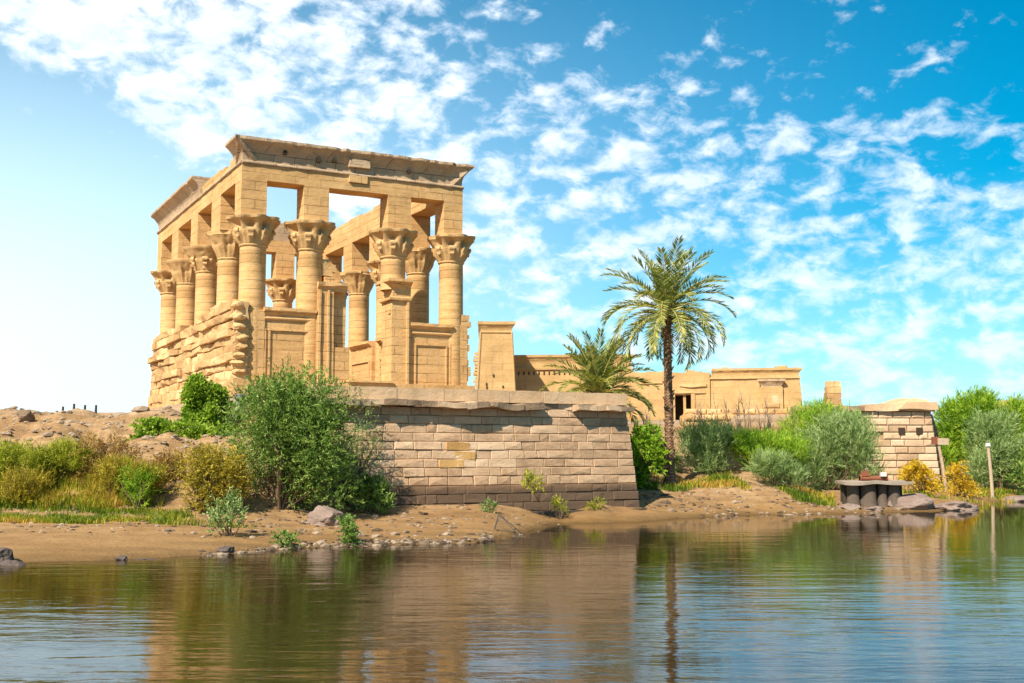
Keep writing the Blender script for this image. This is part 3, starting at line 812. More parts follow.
m = MB(); cornice(m, 'x', 14.7, 17.0, -.1, -1, .6, cavetto(4.9, 5.75, .38, .25), 1, 1, wear=.2); m.build('gateway_cornice', M['grey'], R_)
m = MB(); rbox(m, 15.9, 16.6, -.17, 0, .8, 3.9, .01); m.build('side_panel', M['coping'], R_)
m = MB(); rbox(m, 16.4, 17.6, .5, 3, 7.05, 7.3, .15, .4); m.build('roof_block', M['rough'], R_); m = MB(); rbox(m, 10.5, 11, 1, 2, 7.05, 7.25, .1, .3); m.build('roof_block', M['rough'], R_)

# ruined rubble wall between the palms and the shrubs
p = at(684, 440, 96)
R_ = empty('ruined_wall', (p.x, 96, gh(p.x, 96) - .8), -.05, label='low broken rubble wall of pale stones behind the bare twigs, below the temple hall', cat='wall')
m = MB(); random.seed(21)
masonry(m, (0, 0, 0), (1, 0), 10.5, [.5] * 9, .5, 1.5, batter=.12, depth=.6, prot=lambda i, x: random.uniform(-.1, .25) + (.35 if i in (3, 6) and random.random() < .6 else 0), bevel=.08, gap=.05, tops=lambda x: 2.6 + .9 * mn.noise(Vector((x * .5, 8, 1))))
m.build('rubble_face', M['rough'], R_)
m = MB(); rbox(m, -.3, 10.8, -.1, 1.5, -1, 2.0, .3, .5, taper=(.2, .2, -.3, 0)); m.build('rubble_core', M['rough'], R_)

# quay wall right
p0 = at(795, 440, 91); ql = at(940, 440, 91).x - p0.x
Q = empty('quay_wall', (p0.x, 91, 1.2), 0, label='tall stone quay wall with two square holes beyond the concrete platform, right of the shrubs', cat='wall')
random.seed(31); crs2 = [.56] * 10
qt = lambda x: 9 if x > ql - 8.2 else 9
m = MB()
masonry(m, (0, 0, 0), (1, 0), ql - .7, crs2, .7, 1.8, batter=.06, depth=.4, prot=lambda i, x: random.uniform(-.02, .05) + (.12 if x > ql - 6 else 0), bevel=.06, gap=.04,
        end_batter=(0, .5), skip=lambda i, x: i == 6 and (abs(x - ql + 5.4) < .35 or abs(x - ql + 3.2) < .35),
        tint=lambda i, n, x: random.uniform(.45, .95))
m.build('block_facing', M['quay'], Q)
for xx in (ql - 3.35, ql - 1.95):
    m = MB(); rbox(m, xx, xx + .5, -.30, .1, 3.75, 4.3, .02, .3); m.build('socket_shade_block', M['recess_shade'], Q)  # dark block set on the facing, coloured as the shade of a recess
m = MB(); vs = [(0, -.2, -.8), (ql - .3, -.2, -.8), (ql - .75, .15, 5.6), (0, .15, 5.6), (0, 2, -.8), (ql - .3, 2, -.8), (ql - .75, 2, 5.6), (0, 2, 5.6)]
m.add(vs, [[0, 1, 2, 3], [1, 5, 6, 2], [4, 0, 3, 7], [3, 2, 6, 7]], .3); m.build('wall_core', M['mortar'], Q)
m = MB(); x = 0
while x < ql - 6: l = random.uniform(1, 2.4); rbox(m, x, x + l - .03, -.4 - random.uniform(0, .2), 1.5, 5.6, 6.0, .1, .3, tint=random.uniform(.2, .7)); x += l
m.build('broken_ledge', M['ledge'], Q)
m = MB(); rbox(m, ql - 6.0, ql - .5, -.5, 1.5, 5.62, 6.15, .1, .4); rbox(m, ql - 4.6, ql - .6, -.3, 1.4, 6.15, 6.6, .12, .4, taper=(1.5, .3, .2, 0)); rbox(m, ql - 3.4, ql - .25, -.65, 1.2, 5.75, 6.3, .12, .3, taper=(.6, .1, 0, 0)); m.build('coping', M['coping'], Q)

p = at(826, 402, 104)
m = MB(); random.seed(4)
for k in range(7): a = .1 * k; rbox(m, -.1 + a * 1.1, 1.75 - a * .25, 0, 1.4, k * .55 - 2, k * .55 - 1.5 + .02, .12, .3, tint=random.random())
tag(m.build('ruined_pier', M['rough'], None, (p.x - .2, 104, at(0, 402, 104).z + .1)), 'small jagged stub of ruined masonry rising behind the grey-green shrubs', 'ruin')
p = at(985, 402, 160)
m = MB(); random.seed(8); rbox(m, 0, 30, 0, 3, -6, .9, .3, 1.0)
tag(m.build('distant_wall', M['temple'], None, (p.x + 1, 160, at(0, 402, 160).z - .7)), 'distant tan wall top showing above the right-hand trees at the frame edge', 'wall')


# ------------------------------------------------------------------ foliage
def leaf_mesh(name, centers, dirs, sides, length, width, tint, mat, parent=None):
    """diamond leaves from numpy arrays"""
    n = len(centers); L = length[:, None]; Wd = width[:, None]
    a = centers; b = centers + dirs * L * .45 + sides * Wd; c = centers + dirs * L; d = centers + dirs * L * .45 - sides * Wd
    co = np.stack([a, b, c, d], 1).reshape(-1, 3).astype(np.float32)
    me = bpy.data.meshes.new(name); me.vertices.add(4 * n); me.vertices.foreach_set('co', co.ravel())
    me.loops.add(4 * n); me.loops.foreach_set('vertex_index', np.arange(4 * n, dtype=np.int32))
    me.polygons.add(n); me.polygons.foreach_set('loop_start', (np.arange(n) * 4).astype(np.int32)); me.polygons.foreach_set('loop_total', np.full(n, 4, np.int32))
    at_ = me.attributes.new('tint', 'FLOAT', 'FACE'); at_.data.foreach_set('value', tint.astype(np.float32)); me.update()
    me.materials.append(mat)
    o = bpy.data.objects.new(name, me); COL.objects.link(o)
    if parent: o.parent = parent
    return o


def nrm(a): return a / np.maximum(np.linalg.norm(a, axis=-1, keepdims=True), 1e-6)


def sprays(lobes, ns, nl, slen, llen, lwid, up=.5, out=.7, droop=.3, seed=0, tvar=.35, shell=.55, align=1.0):
    """lobes: list of (centre, radii). returns leaf arrays"""
    r = np.random.default_rng(seed); vol = np.array([l[1][0] * l[1][1] * l[1][2] for l in lobes]) ** .8; pick = r.choice(len(lobes), ns, p=vol / vol.sum())
    C = np.array([l[0] for l in lobes])[pick]; R = np.array([l[1] for l in lobes])[pick]
    d = nrm(r.normal(size=(ns, 3))); rad = (shell + (1 - shell) * r.random(ns) ** .6)[:, None]
    base = C + d * R * rad * (1 + .12 * r.normal(size=(ns, 1)))
    dr = nrm(d * out + np.array([0, 0, up]) + .45 * r.normal(size=(ns, 3)))
    t = (np.arange(nl) / nl)[None, :, None]
    sl = (slen * r.uniform(.5, 1.3, ns))[:, None, None]
    pts = base[:, None] + dr[:, None] * sl * t + np.array([0, 0, -1.0]) * droop * sl * t ** 2
    ld = nrm(dr[:, None] * align + .6 * r.normal(size=(ns, nl, 3))); sd = nrm(np.cross(ld, r.normal(size=(ns, nl, 3))))
    tint = np.clip(.5 + tvar * r.normal(size=(ns, 1)) * .6 + .12 * r.normal(size=(ns, nl)), 0, 1)
    n = ns * nl
    return pts.reshape(n, 3), ld.reshape(n, 3), sd.reshape(n, 3), (llen * r.uniform(.6, 1.3, n)), (lwid * r.uniform(.7, 1.2, n)), tint.reshape(n)


def stems_mesh(root_pts, tips, r0, mat, name, parent, seed=0, bend=.25):
    m = MB(); rr = random.Random(seed)
    for tp in tips:
        b = Vector(rr.choice(root_pts)); tp = Vector(tp); L = (tp - b).length; mid1 = b.lerp(tp, .35) + Vector((rr.uniform(-1, 1), rr.uniform(-1, 1), rr.uniform(0, .8))) * L * bend * .4
        mid2 = b.lerp(tp, .7) + Vector((rr.uniform(-1, 1), rr.uniform(-1, 1), rr.uniform(0, 1))) * L * bend * .4
        tube(m, [b, mid1, mid2, tp], [r0, r0 * .7, r0 * .4, r0 * .12], 5, rr.random())
    return m.build(name, mat, parent)


def shrub(name, label, cat, x0, x1, top, Y, mat, n=14000, llen=.12, lwid=.02, slen=.7, seed=1, depth=None, nlobes=12, up=.5, droop=.3, group=None, base_py=None, shape='round', nl=12, nstem=26, sink=.2, leanx=0., out=.7, align=1.0):
    a = at(x0, 400, Y); b = at(x1, 400, Y); cx = (a.x + b.x) / 2; hw = (b.x - a.x) / 2
    z0 = gh(cx, Y) if base_py is None else at(0, base_py, Y).z; z1 = at(0, top, Y).z; h = z1 - z0; dp = depth or hw * .8
    rt = empty(name, (cx, Y, z0 - .05), 0, label=label, cat=cat, group=group)
    r = random.Random(seed); lobes = []
    for k in range(nlobes):
        if k == 0: lx, lz, s = leanx * hw, .66, .30
        else:
            lx = r.uniform(-1, 1); lz = r.uniform(.12, .80); s = r.uniform(.16, .30)
        lim = math.sqrt(max(.05, 1 - (max(0, lz - .35) / .62) ** 2)) if shape == 'round' else 1.0
        if k: lx = lx * (lim - s * .6) * hw
        ly = r.uniform(-.6, .6) * dp * lim; rz_ = s * h * r.uniform(.8, 1.15); rx_ = max(hw * s * 1.15, rz_ * .5)
        lobes.append(((lx, ly, min(max(lz * h, rz_ * .5), h - rz_ * .85 - slen * .25)), (rx_, min(rx_, dp * .6), rz_)))
    ns = n // nl
    A = sprays(lobes, ns, nl, slen, llen, lwid, up=up, out=out, droop=droop, seed=seed, align=align)
    keep = A[0][:, 2] > .02
    A = [q[keep] for q in A]
    leaf_mesh('foliage', *A, mat, rt)
    rr = np.random.default_rng(seed); pk = rr.choice(len(A[0]), nstem); tips = [tuple(A[0][k]) for k in pk]
    stems_mesh([(r.uniform(-.25, .25) * hw, r.uniform(-.2, .2) * dp, -sink) for _ in range(6)], tips, .03 + .006 * h, M['stem'], 'stems', rt, seed)
    return rt


shrub('large_shrub', 'large dark green feathery shrub against the left end of the terrace wall', 'shrub', 232, 350, 370, 51.5, M['lf_shrub'], n=62000, llen=.17, lwid=.026, slen=.75, seed=3, nlobes=30, depth=2.4, nstem=60, leanx=-.05)
shrub('small_shrub', 'leafy green shrub at the foot of the terrace wall, right of the large dark shrub', 'shrub', 350, 392, 480, 53.4, M['lf_shrub'], n=3200, llen=.2, lwid=.035, slen=.6, seed=5, nlobes=8, droop=.1, up=.9)
shrub('wispy_shrub', 'pale feathery shrub rising behind the large dark shrub in front of the kiosk doorway', 'shrub', 322, 372, 375, 55, M['lf_grey'], n=5000, llen=.12, lwid=.016, slen=.9, seed=6, nlobes=8, nl=14)
shrub('creeper', 'bright green creeper mound climbing the foot of the kiosk foundation', 'creeper', 172, 224, 372, 60, M['lf_ivy'], n=26000, llen=.19, lwid=.07, slen=.35, seed=7, nlobes=12, droop=.7, depth=1.2, nl=6)
# trailing part of a second creeper patch over the slope
def patch(name, label, cat, poly, mat, n, llen, lwid, seed, hgt=.35, slen=.3):
    rt = None; r = random.Random(seed); lob = []
    xs = [p_[0] for p_ in poly]; cx = sum(at(p_[0], 400, p_[1]).x for p_ in poly) / len(poly); cy = sum(p_[1] for p_ in poly) / len(poly); cz = gh(cx, cy)
    rt = empty(name, (cx, cy, cz), 0, label=label, cat=cat)
    for k in range(len(poly) - 1):
        for j in range(5):
            t = (j + r.random()) / 5; px = poly[k][0] * (1 - t) + poly[k + 1][0] * t; Y = poly[k][1] * (1 - t) + poly[k + 1][1] * t + r.uniform(-.5, .5)
            X = at(px, 400, Y).x; rad = (poly[k][2] * (1 - t) + poly[k + 1][2] * t) * r.uniform(.7, 1.2)
            lob.append(((X - cx, Y - cy, gh(X, Y) - cz + .1), (rad, rad, hgt)))
    A = sprays(lob, n // 6, 6, slen, llen, lwid, up=.7, droop=.4, seed=seed, shell=.2)
    leaf_mesh('foliage', *A, mat, rt)
    tips = [tuple(A[0][k * 97 % len(A[0])]) for k in range(10)]
    stems_mesh([(l[0][0], l[0][1], l[0][2] - .2) for l in lob[:4]], tips, .025, M['stem'], 'stems', rt, seed)
    return rt
patch('trailing_creeper', 'low bright green creeper trailing across the dirt slope left of the creeper mound', 'creeper', [(134, 58, .35), (150, 58.5, .6), (175, 59, .6), (200, 58.5, .6), (240, 58.5, .6)], M['lf_ivy'], 9000, .19, .07, 9)

shrub('yellow_shrub', 'yellow-green shrub on the bank just left of the large dark shrub', 'shrub', 182, 246, 446, 50, M['lf_yellow'], n=17000, llen=.14, lwid=.022, slen=.6, seed=11, nlobes=12)
shrub('dry_shrub', 'orange-brown dry shrub on the dirt slope above the yellow reeds', 'shrub', 84, 142, 436, 52.3, M['lf_orange'], n=12000, llen=.13, lwid=.018, slen=.5, seed=12, nlobes=10, shape='flat')
shrub('dry_shrub', 'smaller brown dry shrub on the slope between the reeds and the yellow-green shrub', 'shrub', 150, 188, 452, 52.5, M['lf_orange'], n=6000, llen=.12, lwid=.018, slen=.45, seed=13, nlobes=8)
for i_, (a_, b_, t_, yy, mt, n_, lb) in enumerate([(-14, 50, 447, 51.6, 'lf_lime', 16000, 'yellow-green feathery bush cut by the left frame edge'), (46, 100, 445, 52.2, 'lf_lime', 15000, 'yellow-green feathery bush next to the one at the left frame edge'),
        (92, 162, 462, 50.8, 'lf_yellow', 14000, 'low wide golden-green bush below the dry shrubs'), (2, 58, 474, 50.2, 'lf_yellow', 8000, 'low straw-yellow bush in front of the left feathery bushes'), (128, 160, 470, 50.0, 'lf_bright', 3500, 'small fresh green bush between the low golden-green bush and the yellow-green shrub')]):
    shrub('bank_bush', lb, 'bush', a_, b_, t_, yy, M[mt], n=n_, llen=.22, lwid=.014, slen=.6, seed=120 + i_, nlobes=16, up=1.3, out=.5, droop=.15, group='low bushes on the left bank', shape='flat')
shrub('sapling', 'small upright grey-green sapling on the sand in front of the yellow-green shrub', 'plant', 213, 250, 497, 44.5, M['lf_grey'], n=1300, llen=.14, lwid=.03, slen=.6, seed=14, nlobes=6, up=1.2, droop=.05, nstem=14)
shrub('sapling', 'little green plant on the shore stones below the large dark shrub', 'plant', 336, 358, 517, 44.5, M['lf_shrub'], n=1200, llen=.13, lwid=.03, slen=.4, seed=15, nlobes=5, up=1, nstem=10)
shrub('low_plant', 'low flat green plant on the shoreline left of the little green plant', 'plant', 268, 300, 531, 43, M['lf_shrub'], n=700, llen=.12, lwid=.025, slen=.35, seed=16, nlobes=5, up=.4, nstem=8)
for i, (a_, b_, t_, yy, mt, lb) in enumerate([(484, 500, 502, 56, 'lf_grey', 'wispy weed at the foot of the terrace wall, left of its middle'),
        (549, 568, 498, 60, 'lf_lime', 'yellow-green tuft at the foot of the terrace wall, nearest the wall weed'),
        (588, 612, 499, 61.5, 'lf_lime', 'yellow-green tuft at the right foot of the terrace wall')]):
    shrub('weed', lb, 'plant', a_, b_, t_, yy - .6, M[mt], n=500, llen=.16, lwid=.02, slen=.4, seed=40 + i, nlobes=4, up=1, nstem=6)
# weed rooted in the wall face
p = at(533, 492, 58.2)
rt = empty('wall_weed', tuple(p), 0, label='yellow-green weed growing out of a joint in the terrace wall face', cat='plant')
A = sprays([((0, -.25, .35), (.45, .2, .3)), ((-.25, -.3, .6), (.25, .2, .3))], 70, 8, .45, .16, .03, up=1, seed=50); leaf_mesh('foliage', *A, M['lf_lime'], rt)
stems_mesh([(.3, .3, -.5), (.6, .2, -.9)], [(0, -.2, .3), (.1, -.25, .6), (-.3, -.3, .6), (.2, -.3, .1), (-.1, -.2, .8)], .03, M['stem'], 'stems', rt, 3)

RG = 'shrubs on the right bank'
shrub('bank_shrub', 'bright green shrub squeezed against the right corner of the terrace wall', 'shrub', 629, 660, 424, 70, M['lf_bright'], n=9000, llen=.2, lwid=.05, slen=.6, seed=20, nlobes=10, group=RG, shape='flat')
shrub('bank_shrub', 'grey-green shrub standing just right of the tall palm trunk', 'shrub', 680, 734, 427, 76, M['lf_grey'], n=14000, llen=.34, lwid=.020, slen=1.1, seed=21, nlobes=14, group=RG, up=1.1, out=.5, align=1.6)
shrub('bank_shrub', 'low bright yellow-green shrub between two grey-green shrubs on the right bank', 'shrub', 716, 812, 436, 77, M['lf_bright'], n=22000, llen=.34, lwid=.020, slen=1.1, seed=22, nlobes=16, group=RG, up=1.1, out=.5, align=1.6)
shrub('bank_shrub', 'widest grey-green shrub on the right bank, directly behind the concrete platform', 'shrub', 792, 880, 415, 79, M['lf_grey'], n=34000, llen=.34, lwid=.020, slen=1.1, seed=23, nlobes=24, group=RG, depth=2.4, up=1.1, out=.5, align=1.6)
shrub('bank_shrub', 'tall bright green shrub rising behind the widest grey-green shrub', 'shrub', 776, 862, 406, 87, M['lf_bright'], n=24000, llen=.34, lwid=.020, slen=1.1, seed=24, nlobes=20, group=RG, up=1.1, out=.5, align=1.6)
shrub('bank_shrub', 'small grey-green shrub at the water edge below the yellow-green shrub', 'shrub', 752, 800, 458, 73, M['lf_grey'], n=8000, llen=.34, lwid=.020, slen=1.1, seed=25, nlobes=10, group=RG, up=1.1, out=.5, align=1.6)
shrub('bank_shrub', 'dark green shrub tucked behind the right corner shrub, left of the tall palm', 'shrub', 643, 672, 445, 76, M['lf_shrub'], n=6000, llen=.2, lwid=.035, slen=.6, seed=26, nlobes=8, group=RG)
shrub('golden_bush', 'golden-yellow bush in front of the quay wall beside the concrete platform', 'bush', 900, 932, 462, 80, M['lf_gold'], n=5000, llen=.2, lwid=.035, slen=.6, seed=27, nlobes=10, droop=.6)
shrub('golden_bush', 'round golden-yellow bush right of the quay wall, between the two posts', 'bush', 948, 966, 460, 83, M['lf_gold'], n=2600, llen=.2, lwid=.035, slen=.6, seed=28, nlobes=8, droop=.8)


def tree(label, x0, x1, top, Y, mat, n, seed, group='trees at the right edge', llen=.28, lwid=.045, nlobes=22):
    a = at(x0, 400, Y); b = at(x1, 400, Y); cx = (a.x + b.x) / 2; hw = (b.x - a.x) / 2; z0 = gh(cx, Y); h = at(0, top, Y).z - z0
    rt = empty('leafy_tree', (cx, Y, z0 - .05), 0, label=label, cat='tree', group=group); r = random.Random(seed); lobes = []
    for k in range(nlobes):
        lz = r.uniform(.2, .86); s = r.uniform(.13, .24); lim = math.sqrt(max(.06, 1 - (abs(lz - .45) / .6) ** 2)); lx = r.uniform(-1, 1) * (lim - s * .5) * hw
        lobes.append(((lx, r.uniform(-.6, .6) * hw * lim, min(lz * h, h - s * h * .8 - .3)), (hw * s * 1.3, hw * s * 1.2, h * s)))
    A = sprays(lobes, n // 12, 12, 1.0, llen, lwid, up=1.0, droop=.3, seed=seed, align=1.5); leaf_mesh('crown', *A, mat, rt)
    m = MB(); tr = random.Random(seed)
    tube(m, [(0, 0, -.3), (.15, 0, h * .3), (-.05, .1, h * .6)], [.22, .16, .07], 8)
    for l in lobes[:12]:
        c = Vector(l[0]); z_ = min(c.z * .6, h * .5); tube(m, [(0.1, 0, z_ * .7), (c.x * .4, c.y * .4, z_ + (c.z - z_) * .5), tuple(c)], [.09, .06, .02], 6)
    m.build('trunk', M['stem'], rt); return rt


tree('bright green tree immediately right of the quay wall', 932, 1012, 396, 99, M['lf_bright'], 40000, 61, llen=.4, lwid=.03)
tree('bright green tree cut by the right frame edge behind the grey-green tree', 985, 1060, 402, 104, M['lf_bright'], 26000, 62, llen=.4, lwid=.03)
tree('grey-green tree at the right frame edge, in front of the bright green trees', 962, 1030, 414, 93, M['lf_grey'], 26000, 63, llen=.4, lwid=.026)
tree('dark green low tree beyond the right frame edge, its left side in view', 1008, 1070, 430, 90, M['lf_shrub'], 14000, 64)


# bare twig shrubs
def twigs(label, x0, x1, top, Y, n, seed):
    a = at(x0, 400, Y); b = at(x1, 400, Y); cx = (a.x + b.x) / 2; z0 = gh(cx, Y); h = at(0, top, Y).z - z0
    m = MB(); r = random.Random(seed)
    for k in range(n):
        bx = r.uniform(-1, 1) * (b.x - a.x) / 2; hh = h * r.uniform(.55, 1); lx = r.uniform(-.6, .6)
        pts = [Vector((bx + lx * t * t, r.uniform(-.1, .1), hh * t)) for t in (0, .3, .6, .85, 1)]; tube(m, pts, [.05, .04, .03, .022, .01], 5, r.random())
        for j in range(14):
            t = r.uniform(.3, .98); p_ = Vector((bx + lx * t * t, 0, hh * t)); d = Vector((r.uniform(-1, 1), r.uniform(-1, 1), r.uniform(.6, 1.6))).normalized() * r.uniform(.3, .9)
            tube(m, [p_, p_ + d * .6, p_ + d + Vector((0, 0, .1))], [.02, .015, .006], 4, r.random())
    return tag(m.build('bare_shrub', M['twig'], None, (cx, Y, z0 - .1)), label, 'shrub', 'bare twiggy shrubs')


twigs('bare brown twigs rising in front of the rubble wall, right of the palm', 700, 768, 388, 82, 20, 71)
twigs('dry bare twigs left of the tall palm above the corner shrub', 638, 662, 408, 80, 8, 72)
twigs('short bare twigs between the palm trunk and the grey-green shrub', 678, 705, 412, 84, 5, 73)


# ------------------------------------------------------------------ palms
def frond_mesh(L, a0, bendk, twist, seed, ll=.5, npair=46):
    """one frond in the x-z plane starting at the origin; returns (rachis MB, leaf arrays)"""
    r = np.random.default_rng(seed); pts = []; ang = a0; p = np.array([0., 0., 0.]); ns = 14; dl = L / ns
    for i in range(ns + 1):
        pts.append(p.copy()); p = p + dl * np.array([math.cos(ang), 0, math.sin(ang)]); ang -= bendk * (.4 + 1.4 * i / ns) / ns
    pts = np.array(pts); cen = []; dr = []; sd = []; ln = []; wd = []; ti = []
    for i in range(npair):
        t = .12 + .88 * i / npair; f = t * ns; k = min(int(f), ns - 1); q = pts[k] + (pts[k + 1] - pts[k]) * (f - k); tan = pts[k + 1] - pts[k]; tan = tan / np.linalg.norm(tan)
        nr = np.array([-tan[2], 0, tan[0]])
        for s in (-1, 1):
            lean = .55 + .5 * t; d = tan * lean + np.array([0, s, 0]) * (1.0 - .35 * t) + nr * (.30 + .12 * r.normal()) + np.array([0, 0, -.12]) ; d = d / np.linalg.norm(d)
            cen.append(q); dr.append(d + .08 * r.normal(size=3)); side = np.cross(d, nr + .5 * r.normal(size=3)); sd.append(side / np.linalg.norm(side))
            ln.append(ll * (.45 + .75 * math.sin(math.pi * min(1, t * .9 + .08))) * r.uniform(.85, 1.1)); wd.append(.042); ti.append(np.clip(.42 + .22 * r.normal(), 0, 1))
    m = MB(); tube(m, pts[:, :], list(np.linspace(.045, .008, ns + 1)), 5)
    return m, (np.array(cen), np.array(dr), np.array(sd), np.array(ln), np.array(wd), np.array(ti))


def palm(label, px, base_z, top_z, Y, nf, L, seed, rad=.33, lean=0., amin=-.55, fan=1.0, pw=.85):
    X = at(px, 400, Y).x; rt = empty('palm_tree', (X, Y, base_z), 0, label=label, cat='palm tree', group='date palms'); H = top_z - base_z; r = random.Random(seed)
    m = MB(); n = int(H / .11) + 2
    for i in range(n):       # ringed trunk of old leaf bases
        pass
    seg = 14; vs = []; fs = []; rows = max(6, int(H / .09)); tints = []
    for i in range(rows + 1):
        z = -.4 + (H + .4) * i / rows; cxx = lean * (max(0, z) / max(H, 1)) ** 1.5
        rb = rad * (1.12 - .2 * z / max(H, 1)) + (.16 * max(0, 1 - z / 1.0) if H > 3 else 0)
        if H - z < 1.6: rb += .12 * (1 - (H - z) / 1.6)
        for k in range(seg):
            a = 2 * math.pi * (k + .5 * (i % 2)) / seg; rr = rb * (1 + .12 * ((i + k) % 2) + .05 * r.uniform(-1, 1)); vs.append((cxx + rr * math.cos(a), rr * math.sin(a), z))
    for i in range(rows):
        for k in range(seg): fs.append([i * seg + k, i * seg + (k + 1) % seg, (i + 1) * seg + (k + 1) % seg, (i + 1) * seg + k]); tints.append(r.random() * (1 if i % 2 else .5))
    fs.append([rows * seg + k for k in range(seg)]); tints.append(.5); m.add(vs, fs, tints)
    for k in range(int(26 + H * 9)):     # jagged stubs
        z = r.uniform(.2, H) if k > 26 else r.uniform(H - 1.1, H + .1); a = r.uniform(0, 6.28); rb = rad * 1.0; cxx = lean * (max(0, z) / max(H, 1)) ** 1.5
        l = .2 if k > 26 else .38; d = Vector((math.cos(a), math.sin(a), 1.1)); p_ = Vector((cxx + rb * math.cos(a), rb * math.sin(a), z)); tube(m, [p_, p_ + d * l * .5, p_ + d * l * .8], [.07, .055, .03], 5, r.random())
    m.build('trunk', M['bark'], rt)
    for i in range(nf):
        t = i / (nf - 1); a0 = 1.30 - (1.30 - amin) * t ** pw + r.uniform(-.10, .10); az_ = i * 2.39996 + r.uniform(-.25, .25)
        Lf = L * r.uniform(.88, 1.08) * (.95 if t < .12 else 1); bk = (.35 + 1.45 * min(1, t * 1.5)) * r.uniform(.85, 1.2) * fan
        fm, A = frond_mesh(Lf, a0, bk, 0, seed * 100 + i, ll=L * .15)
        fr = fm.build('frond', M['rachis'], rt, (lean, 0, H - .05 - .35 * t)); fr.rotation_euler = (r.uniform(-.1, .1), 0, az_)
        if t > .5: A = (*A[:5], np.clip(A[5] + .30 * (t - .3), 0, 1))
        leaf_mesh('leaflets', *A, M['lf_palm'], fr)
    return rt


palm('tall date palm with a full arching crown, standing right of the terrace wall', 669, gh(at(669, 400, 72).x, 72), 12.75, 72, 54, 4.7, 1, rad=.24, lean=-.08, amin=-.40)
palm('short date palm whose crown sprouts just above the terrace wall', 598, 6.6, 7.4, 71.5, 56, 4.1, 2, rad=.4, amin=-.15, fan=.8, pw=1.25)
# orange fruit stalks hint on the tall palm crown
# ------------------------------------------------------------------ grass and reeds (uncountable)
def blades(name, label, pts, hts, wid, lean, mat, seed, cat, tbase=.5, tvar=.25, patch=0.):
    r = np.random.default_rng(seed); n = len(pts); base = np.array(pts); a = r.uniform(0, 2 * np.pi, n)
    ld = np.stack([np.cos(a), np.sin(a), np.zeros(n)], -1) * (lean * r.uniform(.2, 1, n))[:, None]; sd = np.stack([-np.sin(a + r.normal(size=n)), np.cos(a), np.zeros(n)], -1); sd = nrm(sd)
    h = np.array(hts)[:, None]; w_ = wid; p0 = base - sd * w_; p1 = base + sd * w_; mid = base + np.array([0, 0, .6]) * h + ld * h * .35; p2 = mid + sd * w_ * .8; p3 = mid - sd * w_ * .8; tip = base + np.array([0, 0, 1.]) * h * .95 + ld * h
    co = np.stack([p0, p1, p2, p3, tip], 1).reshape(-1, 3).astype(np.float32); me = bpy.data.meshes.new(name)
    idx = np.arange(n)[:, None] * 5; quad = idx + np.array([[0, 1, 2, 3]]); tri = idx + np.array([[3, 2, 4]])
    loops = np.concatenate([quad, tri], 1).ravel(); me.vertices.add(5 * n); me.vertices.foreach_set('co', co.ravel()); me.loops.add(len(loops)); me.loops.foreach_set('vertex_index', loops.astype(np.int32))
    me.polygons.add(2 * n); ls = (np.arange(n)[:, None] * 7 + np.array([[0, 4]])).ravel(); me.polygons.foreach_set('loop_start', ls.astype(np.int32)); me.polygons.foreach_set('loop_total', np.tile([4, 3], n).astype(np.int32))
    tt = np.clip(tbase + tvar * r.normal(size=n) + patch * fbm(base[:, 0] * .45, base[:, 1] * .45, 3, 17), 0, 1); at_ = me.attributes.new('tint', 'FLOAT', 'FACE'); at_.data.foreach_set('value', np.repeat(tt, 2).astype(np.float32)); me.update(); me.materials.append(mat)
    o = bpy.data.objects.new(name, me); COL.objects.link(o); return tag(o, label, cat, kind='stuff')


def scatter(px0, px1, Y0, Y1, n, seed, dens=None):
    r = np.random.default_rng(seed); px = r.uniform(px0, px1, n); Y = r.uniform(Y0, Y1, n); X = (px - 512) / F_PX * Y * 1.0
    if dens is not None:
        k = dens(X, Y) > r.random(n); X, Y, px = X[k], Y[k], px[k]
    Z = ground_h(X, Y) - .03; return np.stack([X, Y, Z], -1), px


P_, px = scatter(-60, 165, 50.3, 53.5, 26000, 1, lambda X, Y: np.clip(.5 + 2.2 * fbm(X * .5, Y * .5, 3, 77), 0, 1))
hh = (.62 + 1.1 * fbm(P_[:, 0] * .8, P_[:, 1] * .8, 2, 5)) * np.where(px < 50, 1.25, 1.0) * np.where(px > 130, .8, 1) * rng.uniform(.5, 1, len(P_))
blades('reeds', 'thick stand of yellow-green reeds on the left bank', P_, np.clip(hh, .3, 3), .022, .45, M['grass'], 2, 'reeds', .45, .16, 1.3)
P_, px = scatter(-60, 120, 49.6, 50.8, 7000, 3, lambda X, Y: np.clip(.5 + 2 * fbm(X * .7, Y * .7, 3, 71), 0, 1))
blades('dry_grass', 'dry orange grass along the front of the reeds', P_, rng.uniform(.2, .75, len(P_)), .02, .9, M['grass'], 4, 'grass', .72, .2, .9)
P_, px = scatter(-60, 260, 46.8, 49.8, 26000, 5, lambda X, Y: np.clip(.18 + 3.0 * fbm(X * .35, Y * .9, 3, 91), 0, 1))
blades('grass', 'short green grass strip between the sand and the reeds', P_, rng.uniform(.06, .30, len(P_)), .018, .7, M['grass'], 6, 'grass', .35, .2, .9)
P_, px = scatter(640, 832, 69.5, 76, 16000, 7, lambda X, Y: np.clip(.15 + 3 * fbm(X * .45, Y * .45, 3, 93), 0, 1))
blades('ground_cover', 'yellow-green ground cover under the shrubs of the right bank', P_, rng.uniform(.10, .5, len(P_)), .03, .7, M['grass'], 8, 'ground cover', .5, .25, 1.2)
P_, px = scatter(890, 1040, 78, 92, 12000, 9, lambda X, Y: np.clip(.2 + 2.6 * fbm(X * .35, Y * .35, 3, 95), 0, 1))
blades('bank_grass', 'scrubby green grass at the foot of the quay wall and posts', P_, rng.uniform(.12, .5, len(P_)), .035, .7, M['grass'], 10, 'grass', .45, .25, 1.2)

